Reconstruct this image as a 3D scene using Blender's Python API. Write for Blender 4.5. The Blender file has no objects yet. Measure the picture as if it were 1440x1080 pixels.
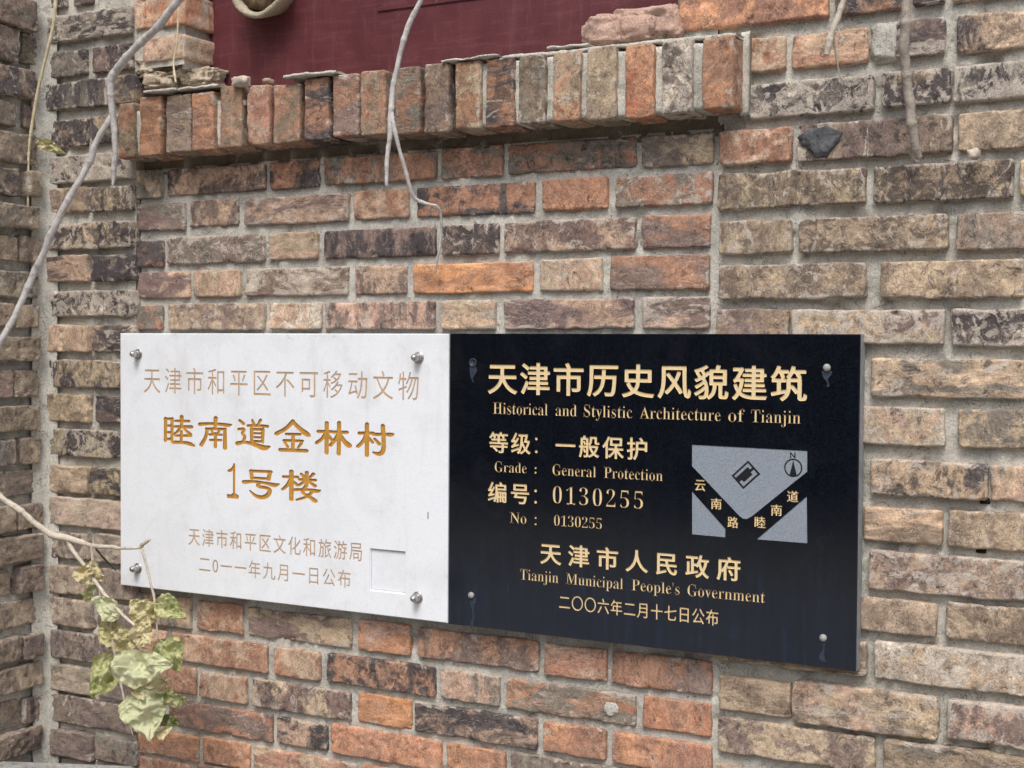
import bpy, math, random
import numpy as np
from mathutils import Matrix, Vector

# ------------------------------------------------------------------ camera, sky, sun, exposure
SC = bpy.context.scene
COL = SC.collection
cam_d = bpy.data.cameras.new('camera')
cam = bpy.data.objects.new('camera', cam_d)
COL.objects.link(cam)
CR = [(0.8846811679994256, 0.46614728055046245, 0.00677818726360835),
      (0.01850605380773896, -0.02058655692748965, -0.9996167863968354),
      (-0.4658291070335098, 0.8844675836396039, -0.026839085883896257)]   # right, down, forward
r_, d_, f_ = (Vector(v) for v in CR)
m = Matrix((r_, -d_, -f_)).transposed().to_4x4()
m.translation = Vector((1.6235960254673996, -1.6835692940708848, -0.019588693920352195))
cam.matrix_world = m
cam_d.sensor_width = 36.0
cam_d.lens = 1899.45 / 1440 * 36
cam_d.clip_start = 0.01
cam_d.clip_end = 300
SC.camera = cam

SUN_EL, SUN_AZ = math.radians(55), math.radians(163)      # azimuth clockwise from +y
world = bpy.data.worlds.new('World')
SC.world = world
world.use_nodes = True
nt = world.node_tree
bg = nt.nodes['Background']
sky = nt.nodes.new('ShaderNodeTexSky')
sky.sky_type = 'NISHITA'
sky.sun_disc = False
sky.sun_elevation = SUN_EL
sky.sun_rotation = SUN_AZ
sky.air_density = 1.0
sky.dust_density = 4.0
sky.ozone_density = 1.0
hsv = nt.nodes.new('ShaderNodeHueSaturation')
hsv.inputs['Saturation'].default_value = 0.60          # an overcast sky is nearly white
nt.links.new(sky.outputs[0], hsv.inputs['Color'])
nt.links.new(hsv.outputs[0], bg.inputs['Color'])
bg.inputs['Strength'].default_value = 0.15
sun_d = bpy.data.lights.new('sun', 'SUN')
sun_d.energy = 1.5
sun_d.angle = math.radians(22)
sun_d.color = (1.0, 0.98, 0.95)
sun = bpy.data.objects.new('sun', sun_d)
COL.objects.link(sun)
sd = Vector((math.sin(SUN_AZ) * math.cos(SUN_EL), math.cos(SUN_AZ) * math.cos(SUN_EL), math.sin(SUN_EL)))
sun.rotation_euler = sd.to_track_quat('Z', 'Y').to_euler()
SC.view_settings.view_transform = 'Standard'
SC.view_settings.look = 'None'
SC.view_settings.exposure = 0.40
SC.view_settings.gamma = 1.0
SC.render.filter_size = 1.1
SC.cycles.max_bounces = 5
SC.cycles.diffuse_bounces = 3

random.seed(7)
RNG = np.random.default_rng(11)

# ------------------------------------------------------------------ measured tables (millimetres)
# brick rows: x0 x1 z0 z1 code; code = body colour, patch colour, char amount, lime amount
INFILL = '''108 164 275 285 tg00;170 228 275 285 tg00
7 67 224 271 gt10;77 279 227 269 sp21;289 383 226 269 rd20;394 594 228 269 rg20;603 705 227 271 rg20;713 910 228 270 rg20;919 1021 226 268 gt11
13 115 170 215 pg11;125 225 174 216 sp11;238 439 172 215 ps12;449 547 173 216 rs10;560 756 172 216 rd20;769 869 173 217 or10;881 1021 173 215 rg22
5 67 110 154 rd21;77 279 114 158 pg23;287 382 116 158 st11;393 593 115 158 pd30;604 699 115 159 pd42;709 911 116 160 ps32;920 1018 117 160 pr11
8 125 59 102 ps11;134 231 60 102 st00;242 438 60 103 pw23;450 543 60 103 sp11;555 754 60 103 Oo10;766 861 60 105 ts12;874 1017 60 106 pr21
8 67 6 47 rg10;81 278 6 49 sp12;289 388 7 48 sw12;396 593 7 48 sp22;604 694 7 49 st12;709 909 8 49 ps32;922 1018 8 51 sp12
9 127 -486 -436 sg11;142 236 -484 -437 sr10;246 446 -483 -438 pt21;460 552 -483 -436 so10;566 767 -482 -437 rp21;778 874 -484 -438 rs10;882 1027 -483 -437 rp20
9 75 -539 -496 sr10;87 286 -541 -495 sr10;299 388 -541 -496 sr10;402 597 -539 -494 rd31;607 705 -539 -495 sg12;716 917 -540 -496 rg11;928 1026 -538 -494 or10
9 139 -595 -551 rs10;147 245 -596 -553 sr11;257 446 -596 -551 pt32;458 555 -595 -549 Oo00;563 766 -594 -549 sd41;777 874 -593 -550 ro10;884 1028 -594 -550 ro10
9 70 -652 -610 rp10;80 296 -651 -606 rp21;306 401 -649 -607 sd31;410 608 -649 -603 or10;618 716 -647 -604 or10;726 907 -646 -601 pg21;916 1028 -645 -601 rb10
12 144 -706 -664 or00;154 251 -702 -659 or10;258 457 -703 -660 rt11;466 563 -702 -658 or10;572 765 -699 -656 rp10
12 133 -754 -712 rs10;144 350 -749 -706 rp10'''
RIGHT = '''974 1173 402 448 ro10;1182 1266 401 448 rd20;1277 1315 403 449 dp50;1325 1410 402 445 td31
1066 1118 340 384 tr10;1126 1223 340 383 sr21;1257 1316 341 385 dp42;1330 1417 341 386 td31
1068 1232 280 324 dw64;1241 1323 282 325 db33;1327 1418 281 325 dw54
1031 1128 222 267 rs10;1136 1326 221 268 bp31;1334 1419 222 268 tb11
1030 1223 164 210 tb42;1233 1399 164 209 tb42;1405 1473 164 208 tb11
1032 1129 105 149 tb42;1139 1323 104 147 tb42;1334 1421 102 146 bg11
1033 1225 46 90 tb42;1244 1412 45 90 tb21
1029 1126 -5 33 bp21;1132 1321 -12 31 tp34;1329 1423 -14 31 dw44
1233 1418 -77 -30 tg22
1224 1323 -137 -90 st23;1339 1425 -136 -90 gt01
1235 1374 -200 -156 td22;1377 1440 -200 -157 st02
1226 1322 -259 -216 tb10;1329 1426 -259 -214 tb21
1234 1427 -319 -271 tp23
1225 1317 -373 -330 tb10;1329 1428 -373 -327 tb21
1033 1232 -432 -388 bt11;1242 1429 -432 -384 tw23
1038 1135 -498 -452 tb11;1138 1321 -500 -446 ts32;1332 1430 -496 -446 sp23
1037 1244 -554 -508 tp21;1257 1431 -558 -506 bg11'''
LEFT = '''-187 -138 559 607 dp52;-120 -78 556 607 dp52
-187 10 498 544 dw54;19 127 501 551 os10
-182 -93 439 482 gd31;-75 13 439 483 dp41;35 127 446 486 st11
-186 -41 383 429 dg42;-31 19 382 429 bd30
-188 -91 318 364 bd32;-81 -22 320 365 td31
-186 14 257 303 dw45
-180 -90 206 249 bt11;-82 13 205 247 td42
-183 13 143 188 dt43
-182 -87 89 133 td21;-77 16 88 132 dg31
-187 16 29 72 dw44
-182 -87 -32 14 ts21;-79 16 -31 14 td32
-188 16 -93 -46 td42
-181 -84 -152 -105 tb10;-68 15 -151 -106 dp50
-181 15 -211 -165 td33
-181 -88 -276 -228 tb10;-81 15 -273 -226 td31
-182 15 -332 -282 ts11
-172 -86 -388 -343 pt21;-71 15 -388 -340 bt10
-177 -85 -450 -401 bt10;-70 15 -448 -398 pb20
-177 -83 -506 -457 bt10;-65 17 -504 -457 pb20
-174 17 -562 -515 pb31
-174 -77 -621 -574 bt00;-70 17 -620 -572 pb20
-179 17 -675 -627 pb21
-174 -79 -734 -688 pb20;-74 20 -728 -686 bg20'''
SIDE = '''-154 -17 511 562 bg21
-131 -51 455 510 bg22;-35 -3 458 507 bd31
-154 -12 397 445 bd22
-132 -55 347 386 bp20;-33 -8 348 388 bp20
-155 -10 286 337 bt11
-132 -53 229 274 db21;-33 -7 232 276 bt11
-155 -15 175 215 gt11
-133 -52 120 162 bt11;-46 -5 121 164 bt21
-156 -10 60 104 tg12
-133 -61 10 49 tb11;-54 -4 9 49 ts12
-156 -9 -48 -6 bt11
-134 -60 -109 -63 tb11;-57 -6 -109 -63 tb11
-157 -6 -167 -123 bt21
-134 -59 -222 -180 gb11;-46 -3 -224 -180 bt10
-157 -2 -276 -234 bg21
-135 -60 -335 -292 tb01;-54 -1 -336 -293 bp20
-158 -1 -390 -343 bt11
-135 -59 -443 -398 bt01;-52 1 -444 -398 bp10
-158 0 -500 -456 bt11
-136 -47 -556 -516 pb21;-44 0 -559 -518 pb21
-159 0 -610 -568 bt11
-136 -41 -672 -625 gb11;-35 -2 -673 -627 bd21
-159 0 -721 -679 bp11'''
SOLDIER = '''19 53 285 374 br10;68 111 285 380 ro10;123 173 287 378 pb11;176 219 287 379 ro10;232 274 288 383 rb10;285 327 289 380 rs10;336 385 289 377 br10;393 437 289 382 rd30;446 491 291 383 pr11;496 539 289 383 rb10;553 596 288 384 gr10;604 644 286 385 bp31;656 696 288 383 rt11;705 748 287 382 rd31;757 798 288 382 gb11;809 850 287 383 to11;859 902 286 383 bt21;916 956 285 380 Ro10;968 1009 286 381 gw33;1023 1065 288 380 ro11'''
TXT = {"W1": [52.5, 582.9, -98.0, -55.7], "W2": [94.6, 540.2, -182.7, -134.9], "W3a": [226.1, 249.7, -259.8, -207.5], "W3b": [259.6, 330.0, -258.7, -214.1], "W3c": [335.5, 408.2, -256.7, -212.6], "W4": [147.2, 484.2, -342.2, -313.3], "W5": [169.5, 463.8, -384.5, -357.2], "REC": [497.7, 561.2, -384.7, -320.8], "T1": [698.0, 1158.4, -85.5, -39.6], "T2": [706.3, 1150.4, -113.6, -96.9], "T3a": [700.4, 766.8, -169.0, -138.6], "T3b": [805.6, 942.2, -169.5, -138.7], "T4a": [709.8, 760.9, -195.9, -180.9], "T4b": [801.1, 964.9, -196.2, -180.7], "T5a": [699.1, 765.1, -239.5, -209.8], "T5b": [802.1, 936.7, -235.4, -211.7], "T6a": [734.9, 760.9, -267.0, -251.6], "T6b": [804.2, 876.6, -266.5, -251.6], "T7": [783.1, 1073.6, -321.3, -290.1], "T8": [751.4, 1107.2, -346.1, -330.6], "T9": [812.9, 1044.4, -382.1, -360.9]}
WORDS = {"T2": [[706.4, 793.1], [805.2, 837.8], [848.0, 920.1], [930.9, 1044.7], [1054.9, 1076.9], [1085.4, 1150.6]], "T4b": [[801.2, 867.4], [879.1, 964.9]], "T8": [[751.5, 811.6], [823.6, 908.9], [921.4, 990.1], [1001.3, 1107.0]]}
MAP = {"a": [[1005.6, -145.7], [1159.5, -147.5], [1159.8, -173.7], [1087.7, -235.4], [1081.2, -239.1], [1076.6, -239.0], [1071.9, -236.1], [1005.9, -174.0]], "b": [[1006.3, -207.4], [1052.5, -253.6], [1052.6, -264.8], [1006.9, -264.1]], "c": [[1159.7, -205.3], [1161.0, -264.6], [1095.0, -264.5]], "icon": [[1082.2, -163.2], [1098.6, -179.8], [1076.1, -200.6], [1060.1, -184.0]], "core": [[1064.8, -186.8], [1079.5, -174.1], [1082.3, -173.1], [1085.0, -170.2], [1089.2, -176.3], [1094.4, -180.5], [1088.9, -183.8], [1076.9, -186.8], [1079.8, -195.6], [1076.1, -198.5]], "lab": [[1017.3, -198.9], [1039.8, -221.6], [1062.7, -244.3], [1099.2, -241.8], [1120.5, -225.0], [1141.5, -206.0]], "n": [[1141.6, -169.9], [1140.8, -151.8]], "screws": [[673.4, -41.3], [1183.4, -41.9], [673.4, -375.5], [1183.1, -382.8]], "bolts": [[40.2, -34.3], [582.7, -35.1], [39.1, -388.7], [582.9, -387.0]], "colons": [[775.7, -146.5], [775.8, -164.4], [774.9, -187.4], [774.9, -193.8], [775.1, -219.3], [775.3, -235.2], [775.5, -257.2], [775.5, -266.1]], "mark": [[1072.6, -265.7], [1072.7, -273.1]], "scr": [[599.8, -260.2], [599.9, -270.6]]}
VINES = {"grey": [[[250.2, -110.0, 519.6, 5.68], [218.1, -105.0, 499.1, 5.73], [182.7, -100.0, 474.1, 5.78], [133.2, -90.0, 450.8, 5.88], [91.8, -85.0, 426.1, 5.94], [69.0, -80.0, 412.4, 6.59], [60.0, -80.0, 399.8, 7.2], [58.5, -80.0, 385.4, 5.51], [56.6, -75.0, 358.4, 5.16], [56.2, -70.0, 319.8, 4.79], [51.3, -65.0, 281.3, 4.31], [44.8, -60.0, 254.0, 4.08], [41.8, -60.0, 234.8, 1.44]], [[54.1, -74.0, 345.2, 3.6], [47.5, -75.0, 334.3, 5.04], [26.4, -80.0, 303.5, 5.06], [15.7, -80.0, 279.3, 6.03], [3.7, -85.0, 253.3, 5.31], [-14.5, -90.0, 225.3, 5.2], [-40.7, -95.0, 183.8, 5.59], [-75.2, -100.0, 118.0, 5.39], [-89.7, -100.0, 98.8, 5.66], [-108.0, -110.0, 49.0, 5.18], [-123.0, -120.0, 13.0, 4.94], [-134.7, -130.0, -17.1, 4.94], [-172.9, -140.0, -90.4, 4.99]]], "straw": [[[-112.6, -30.0, 569.9, 2.86], [-120.9, -30.0, 509.5, 2.85], [-140.9, -30.0, 452.1, 2.59], [-161.0, -30.0, 388.2, 2.86], [-172.9, -30.0, 335.2, 2.6], [-178.1, -30.0, 299.5, 2.21], [-178.3, -30.0, 251.4, 2.07], [-180.2, -30.0, 200.9, 1.42]]], "fibre": [[[145.4, -20.0, 534.5, 1.57], [142.5, -20.0, 484.3, 1.56], [141.0, -20.0, 459.7, 1.56], [133.6, -20.0, 431.2, 1.56], [147.0, -30.0, 396.7, 1.78]]], "forked": [[[641.9, -80.0, 474.6, 3.28], [619.0, -80.0, 438.1, 3.48], [608.7, -80.0, 415.6, 4.0], [602.9, -80.0, 399.4, 3.48], [592.5, -80.0, 365.9, 3.69], [585.6, -80.0, 331.8, 4.09], [584.6, -80.0, 305.1, 4.29], [581.2, -80.0, 267.6, 3.36], [577.8, -80.0, 242.0, 3.26], [578.0, -80.0, 206.1, 2.44]], [[584.5, -80.0, 317.0, 2.55], [588.2, -80.0, 294.9, 3.06], [593.8, -70.0, 253.3, 2.85], [595.9, -60.0, 229.4, 2.65], [599.2, -50.0, 202.3, 2.66], [601.4, -40.0, 191.1, 2.87], [615.5, -30.0, 184.4, 2.26], [623.6, -20.0, 182.0, 2.05], [624.8, -10.0, 170.7, 1.96], [619.1, 0.0, 143.1, 1.66], [615.6, 0.0, 117.6, 1.55], [605.0, 8.0, 88.4, 1.15]]], "pale": [[[1224.6, -80.0, 409.7, 3.06], [1213.3, -80.0, 377.6, 3.58], [1205.1, -80.0, 359.3, 3.94], [1201.0, -80.0, 343.7, 4.11], [1198.6, -80.0, 331.3, 3.75]], [[1204.1, -70.0, 365.7, 1.08], [1201.7, -60.0, 353.6, 1.45], [1202.8, -50.0, 334.2, 1.18], [1204.9, -40.0, 311.9, 0.64]]], "stick": [[[1285.9, -50.0, 409.7, 5.8], [1284.7, -50.0, 376.5, 5.78], [1283.3, -45.0, 348.5, 6.31], [1282.5, -40.0, 328.7, 5.6], [1283.4, -30.0, 296.7, 5.61], [1285.2, -25.0, 276.3, 5.88], [1287.9, -20.0, 251.4, 5.61], [1290.8, -12.0, 226.9, 5.44], [1293.9, -5.0, 213.1, 4.54]], [[1285.8, -8.0, 227.7, 1.82], [1281.9, 4.0, 220.1, 2.75], [1286.7, 10.0, 210.2, 2.75]]], "leafy": [[[-150.4, -160.0, -235.3, 5.19], [-113.2, -150.0, -262.9, 5.15], [-76.4, -140.0, -288.0, 4.87], [-47.7, -130.0, -310.1, 4.84], [-20.2, -125.0, -323.6, 5.78], [4.1, -120.0, -327.0, 5.38], [44.4, -110.0, -336.6, 3.44], [82.9, -100.0, -337.2, 3.06], [91.8, -100.0, -338.8, 2.34], [125.3, -90.0, -336.5, 2.33], [134.1, -90.0, -330.2, 3.71], [148.8, -90.0, -322.5, 1.85]], [[2.5, -120.0, -328.2, 3.59], [16.3, -120.0, -346.5, 3.34], [39.2, -120.0, -367.2, 2.97], [84.8, -125.0, -405.1, 2.81], [126.6, -130.0, -432.5, 2.66], [155.6, -130.0, -449.3, 2.3]], [[131.2, -90.0, -337.1, 2.09], [141.4, -90.0, -363.1, 2.09], [151.6, -90.0, -395.7, 1.85], [157.5, -90.0, -411.8, 2.2], [160.3, -90.0, -439.4, 1.51], [164.7, -90.0, -477.8, 1.4]], [[45.9, -110.0, -337.6, 2.37], [47.4, -110.0, -356.7, 1.9], [56.5, -110.0, -389.8, 1.54], [71.9, -115.0, -424.7, 1.54]], [[94.7, -120.0, -448.4, 1.53], [100.6, -120.0, -484.6, 1.76], [109.4, -120.0, -522.6, 1.76], [119.7, -120.0, -554.7, 1.65], [131.4, -120.0, -597.6, 1.3], [141.6, -120.0, -624.0, 0.94]], [[45.1, -100.0, -343.5, 1.55], [45.1, -80.0, -363.2, 1.68], [48.5, -60.0, -382.9, 1.21]]]}
LEAVES = [[59.9, -130.0, -375.3, 35.3, 44.7, 80, "c"], [46.3, -115.0, -410.2, 28.5, 23.8, 60, "g"], [102.0, -135.0, -424.1, 48.8, 34.9, 150, "p"], [94.7, -120.0, -461.8, 49.3, 39.9, 100, "y"], [139.2, -125.0, -472.8, 53.3, 39.4, 20, "y"], [184.0, -145.0, -453.5, 43.0, 34.0, 70, "c"], [151.3, -110.0, -429.1, 43.9, 43.9, 140, "y"], [208.6, -110.0, -421.3, 49.9, 36.3, 330, "g"], [204.1, -105.0, -492.7, 50.4, 45.8, 300, "g"], [192.9, -150.0, -504.4, 86.1, 54.4, 5, "p"], [188.5, -130.0, -537.4, 57.3, 29.8, 10, "c"], [82.6, -120.0, -536.9, 66.5, 54.6, 240, "g"], [183.5, -140.0, -578.2, 73.6, 66.7, 290, "p"], [210.3, -115.0, -555.4, 27.5, 52.8, 85, "g"], [201.3, -105.0, -595.1, 20.9, 32.5, 70, "d"], [211.2, -130.0, -605.1, 25.2, 17.2, 20, "c"]]
WITHER = [-113.5, -50, 309.6]
CHIPS = {"flake": [[83.1, 151.4, 375.6, 384.6, -30.0], [114.4, 231.9, 384.2, 392.0, -25.0], [360.7, 457.2, 382.9, 392.4, -30.0], [634.8, 683.5, 382.0, 387.0, -25.0], [683.4, 727.6, 383.6, 389.6, -25.0], [716.1, 783.0, 381.4, 385.3, -10.0], [788.8, 853.6, 393.1, 397.0, 0.0]], "stone": [[261.3, 293.1, 379.1, 395.4, -30.0], [263.4, 277.3, 352.0, 361.9, -12.0], [299.5, 311.9, 386.3, 395.1, 0.0], [1349.1, 1362.9, 208.3, 221.0, 0.0]], "patch": [[772.9, 782.8, 318.6, 330.2, -26.0]], "hole": [[1364.0, 1376.4, -207.0, -196.7, 29.0], [1360.0, 1374.0, -266.1, -256.6, 29.0]], "spot": [[872.4, 891.7, -528.4, -509.6, 24.5]], "tar": [[1136.6, 1193.0, 222.7, 263.1, 18.0]], "lump": [[30.3, 82.8, 400.9, 433.7, 30.0], [56.9, 112.0, 419.9, 447.9, 45.0], [98.5, 158.6, 405.4, 435.6, 50.0], [14.7, 55.2, 426.2, 454.4, 30.0]], "rlump": [[839.7, 893.0, 396.7, 437.5, 30.0], [880.3, 939.7, 394.3, 442.4, 30.0], [919.0, 970.2, 394.7, 442.4, 30.0]], "mpatch": [[1222.7, 1263.6, 338.7, 391.3, 20.5]]}


# ------------------------------------------------------------------ noise
def _h(ix, iy, iz):
    n = (ix.astype(np.int64) * 374761393 + iy.astype(np.int64) * 668265263 + iz.astype(np.int64) * 1440662683) & 0xFFFFFFFF
    n = ((n ^ (n >> 13)) * 1274126177) & 0xFFFFFFFF
    n = ((n ^ (n >> 16)) * 2246822519) & 0xFFFFFFFF
    return ((n ^ (n >> 15)) & 0xFFFF) / 65535.0

def vnoise(p):
    i = np.floor(p).astype(np.int64)
    f = p - i
    f = f * f * f * (f * (f * 6 - 15) + 10)
    r = 0
    for a in (0, 1):
        wx = f[:, 0] if a else 1 - f[:, 0]
        for b in (0, 1):
            wy = f[:, 1] if b else 1 - f[:, 1]
            for c in (0, 1):
                wz = f[:, 2] if c else 1 - f[:, 2]
                r = r + wx * wy * wz * _h(i[:, 0] + a, i[:, 1] + b, i[:, 2] + c)
    return r * 2 - 1

def fbm(p, freq, octaves=3, seed=0.0, gain=0.5):
    r, amp, tot = 0, 1.0, 0
    q = p * freq + np.array([seed * 17.3, seed * 5.7, seed * 11.1])
    for _ in range(octaves):
        r = r + amp * vnoise(q)
        tot += amp
        amp *= gain
        q = q * 2.03 + 3.7
    return r / tot * 1.4

# ------------------------------------------------------------------ objects
def link(name, me, mats, parent=None):
    o = bpy.data.objects.new(name, me)
    COL.objects.link(o)
    for mm in (mats if isinstance(mats, (list, tuple)) else [mats]):
        me.materials.append(mm)
    if parent is not None:
        o.parent = parent
    return o

def tag(o, label=None, cat=None, group=None, kind=None):
    if label: o['label'] = label
    if cat: o['category'] = cat
    if group: o['group'] = group
    if kind: o['kind'] = kind
    return o

def thing(name, label, cat, loc=(0, 0, 0), group=None):
    o = bpy.data.objects.new(name, None)
    o.empty_display_size = 0.05
    COL.objects.link(o)
    return tag(o, label, cat, group)

class Geo:
    """collects vertices, faces, material slots and two point colours, builds one mesh"""
    def __init__(s):
        s.v, s.f, s.m, s.ca, s.cb, s.pr, s.n = [], [], [], [], [], [], 0
    def add(s, v, f, mat=0, ca=(0, 0, 0), cb=(0, 0, 0), prm=(0, 0, 0)):
        v = np.asarray(v, float)
        s.v.append(v)
        s.f += [tuple(i + s.n for i in q) for q in f]
        s.m += [mat] * len(f)
        k = len(v)
        s.ca.append(np.tile(np.array([*ca, 1.0]), (k, 1)))
        s.cb.append(np.tile(np.array([*cb, 1.0]), (k, 1)))
        s.pr.append(prm if isinstance(prm, np.ndarray) else np.tile(np.array([*prm, 1.0]), (k, 1)))
        s.n += k
    def build(s, name, mats, parent=None, smooth=True, colours=False):
        me = bpy.data.meshes.new(name)
        V = np.concatenate(s.v)
        me.from_pydata(V.tolist(), [], s.f)
        me.polygons.foreach_set('material_index', s.m)
        me.polygons.foreach_set('use_smooth', [smooth] * len(s.f))
        if colours:
            for nm, L in (('body', s.ca), ('patch', s.cb), ('wear', s.pr)):
                a = me.attributes.new(nm, 'FLOAT_COLOR', 'POINT')
                a.data.foreach_set('color', np.concatenate(L).ravel())
        me.update()
        return link(name, me, mats, parent)

# ------------------------------------------------------------------ materials
class N:
    def __init__(s, name):
        s.mat = bpy.data.materials.new(name)
        s.mat.use_nodes = True
        s.t = s.mat.node_tree
        s.p = s.t.nodes['Principled BSDF']
    def new(s, kind, ins=None, **props):
        n = s.t.nodes.new('ShaderNode' + kind)
        for k, v in props.items():
            setattr(n, k, v)
        for k, v in (ins or {}).items():
            s.set(n.inputs[k], v)
        return n
    def set(s, sock, v):
        if isinstance(v, bpy.types.NodeSocket):
            s.t.links.new(v, sock)
        elif isinstance(v, tuple) and len(v) == 3 and len(sock.default_value) == 4:
            sock.default_value = (*v, 1)
        else:
            sock.default_value = v
    def math(s, op, a, b=None, c=None):
        n = s.new('Math', operation=op)
        for i, v in enumerate((a, b, c)):
            if v is not None:
                s.set(n.inputs[i], v)
        return n.outputs[0]
    def pos(s):
        return s.new('NewGeometry').outputs['Position']
    def noise(s, vec, scale, detail=4, rough=0.55, dist=0.0, w=None):
        n = s.new('TexNoise', noise_dimensions='4D' if w is not None else '3D')
        s.set(n.inputs['Vector'], vec)
        n.inputs['Scale'].default_value = scale
        n.inputs['Detail'].default_value = detail
        n.inputs['Roughness'].default_value = rough
        n.inputs['Distortion'].default_value = dist
        if w is not None:
            s.set(n.inputs['W'], w)
        return n.outputs['Fac']
    def step(s, x, lo, hi, a=0.0, b=1.0):
        n = s.new('MapRange', interpolation_type='SMOOTHSTEP')
        for k, v in zip(('Value', 'From Min', 'From Max', 'To Min', 'To Max'), (x, lo, hi, a, b)):
            s.set(n.inputs[k], v)
        return n.outputs['Result']
    def mix(s, fac, a, b, blend='MIX'):
        n = s.new('Mix', data_type='RGBA', blend_type=blend)
        s.set(n.inputs[0], fac); s.set(n.inputs[6], a); s.set(n.inputs[7], b)
        return n.outputs[2]
    def bump(s, h, strength, dist, normal=None):
        n = s.new('Bump', {'Height': h, 'Strength': strength, 'Distance': dist})
        if normal is not None:
            s.set(n.inputs['Normal'], normal)
        return n.outputs[0]
    def out(s, base, rough=0.8, normal=None, metal=0.0, spec=0.5):
        s.set(s.p.inputs['Base Color'], base)
        s.set(s.p.inputs['Roughness'], rough)
        s.set(s.p.inputs['Metallic'], metal)
        s.set(s.p.inputs['Specular IOR Level'], spec)
        if normal is not None:
            s.set(s.p.inputs['Normal'], normal)
        return s.mat

def lin(r, g, b, k=1.0):
    return tuple(((c / 255 / 12.92) if c < 10 else ((c / 255 + 0.055) / 1.055) ** 2.4) * k for c in (r, g, b))

def mat_brick():
    n = N('weathered_brick')
    p = n.pos()
    A = n.new('Attribute', attribute_name='body').outputs['Color']
    B = n.new('Attribute', attribute_name='patch').outputs['Color']
    wn = n.new('Attribute', attribute_name='wear')
    W, rim = wn.outputs['Color'], n.math('SUBTRACT', 1.0, wn.outputs['Alpha'])
    sep = n.new('SeparateColor', {'Color': W})
    dark, lime, seed = sep.outputs[0], sep.outputs[1], sep.outputs[2]
    w = n.math('MULTIPLY', seed, 60.0)
    # some bricks are streaked upright, some along their length
    f1 = n.math('FRACT', n.math('MULTIPLY', seed, 7.31))
    f2 = n.math('FRACT', n.math('MULTIPLY', seed, 23.7))
    f3 = n.math('FRACT', n.math('MULTIPLY', seed, 51.3))
    sx = n.step(f1, .20, .26, .38, 1.0)
    sz = n.step(f1, .80, .86, 1.0, .48)
    pa = n.new('VectorMath', {0: p, 1: n.new('CombineXYZ', {0: sx, 1: sx, 2: sz}).outputs[0]}, operation='MULTIPLY').outputs[0]
    big = n.noise(pa, 24, 4, 0.62, 0.9, w)
    c = n.mix(n.step(big, 0.45, 0.56), A, B)
    # body: cloudy tone, then grain
    cl = n.noise(pa, 70, 6, 0.66, 1.0, n.math('ADD', w, 3.0))
    c = n.mix(1.0, c, n.new('CombineColor', {0: n.step(cl, .28, .74, .66, 1.34), 1: n.step(cl, .28, .74, .645, 1.36), 2: n.step(cl, .28, .74, .66, 1.38)}).outputs[0], 'MULTIPLY')
    # char from the kiln, broken up by grain
    nd = n.noise(p, 44, 9, 0.77, 1.0, n.math('ADD', w, 7.0))
    thr = n.math('MULTIPLY_ADD', dark, -0.215, 0.66)
    md = n.step(nd, n.math('SUBTRACT', thr, 0.045), n.math('ADD', thr, 0.04))
    tint = n.mix(n.step(n.noise(p, 30, 3, .5, 0, n.math('ADD', w, 9.0)), .4, .6), (0.066, 0.056, 0.054), (0.040, 0.040, 0.045))
    c = n.mix(n.math('MULTIPLY', md, n.step(f2, 0.0, 1.0, .42, .80)), c, tint)
    # lime bloom and old mortar smears
    nw = n.noise(pa, 50, 7, 0.70, 1.0, n.math('ADD', w, 13.0))
    thr2 = n.math('MULTIPLY_ADD', lime, -0.21, 0.655)
    nw = n.math('MULTIPLY_ADD', rim, 0.075, nw)
    mw = n.step(nw, n.math('SUBTRACT', thr2, 0.025), n.math('ADD', thr2, 0.025))
    c = n.mix(n.math('MULTIPLY', mw, 0.8), c, (0.52, 0.455, 0.385))
    # wandering hairline cracks, a coarse and a fine set
    ml = None
    for sc_, ds, wd, amt, o_ in ((34, 1.7, .012, .66, 21.0), (88, 2.2, .020, .46, 25.0)):
        nl = n.noise(p, sc_, 7, 0.66, ds, n.math('ADD', w, o_))
        rid = n.math('ABSOLUTE', n.math('SUBTRACT', nl, 0.5))
        m_ = n.math('MULTIPLY', n.step(rid, wd * .3, wd, 1.0, 0.0), n.step(n.noise(p, 26, 3, 0.5, 0.0, n.math('ADD', w, o_ + 10)), 0.42, 0.58))
        m_ = n.math('MULTIPLY', m_, amt)
        ml = m_ if ml is None else n.math('MAXIMUM', ml, m_)
    c = n.mix(ml, c, (0.058, 0.046, 0.044))
    iso = n.math('FRACT', n.math('MULTIPLY', n.noise(pa, 46, 4, 0.58, 1.6, n.math('ADD', w, 41.0)), 7.0))
    sel = n.step(n.noise(p, 34, 4, 0.6, 0.4, n.math('ADD', w, 47.0)), 0.40, 0.60)
    dk = n.math('MULTIPLY', n.step(n.math('ABSOLUTE', n.math('SUBTRACT', iso, 0.42)), 0.03, 0.11, 1.0, 0.0), sel)
    lt = n.math('MULTIPLY', n.step(n.math('ABSOLUTE', n.math('SUBTRACT', iso, 0.66)), 0.02, 0.14, 1.0, 0.0), sel)
    c = n.mix(n.math('MULTIPLY', dk, n.step(f3, 0.0, 1.0, .34, .66)), c, (0.075, 0.060, 0.054))
    c = n.mix(n.math('MULTIPLY', lt, n.step(f2, 0.0, 1.0, .46, .20)), c, (0.50, 0.435, 0.365))
    # coarse pitting, 4-6 mm across, dark and pale
    pt = n.noise(p, 190, 4, 0.62, 0.8, n.math('ADD', w, 53.0))
    c = n.mix(n.math('MULTIPLY', n.step(pt, .60, .66), n.step(f3, 0.0, 1.0, .50, .12)), c, (0.070, 0.056, 0.050))
    c = n.mix(n.math('MULTIPLY', n.step(pt, .37, .32), .22), c, (0.50, 0.43, 0.36))
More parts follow.
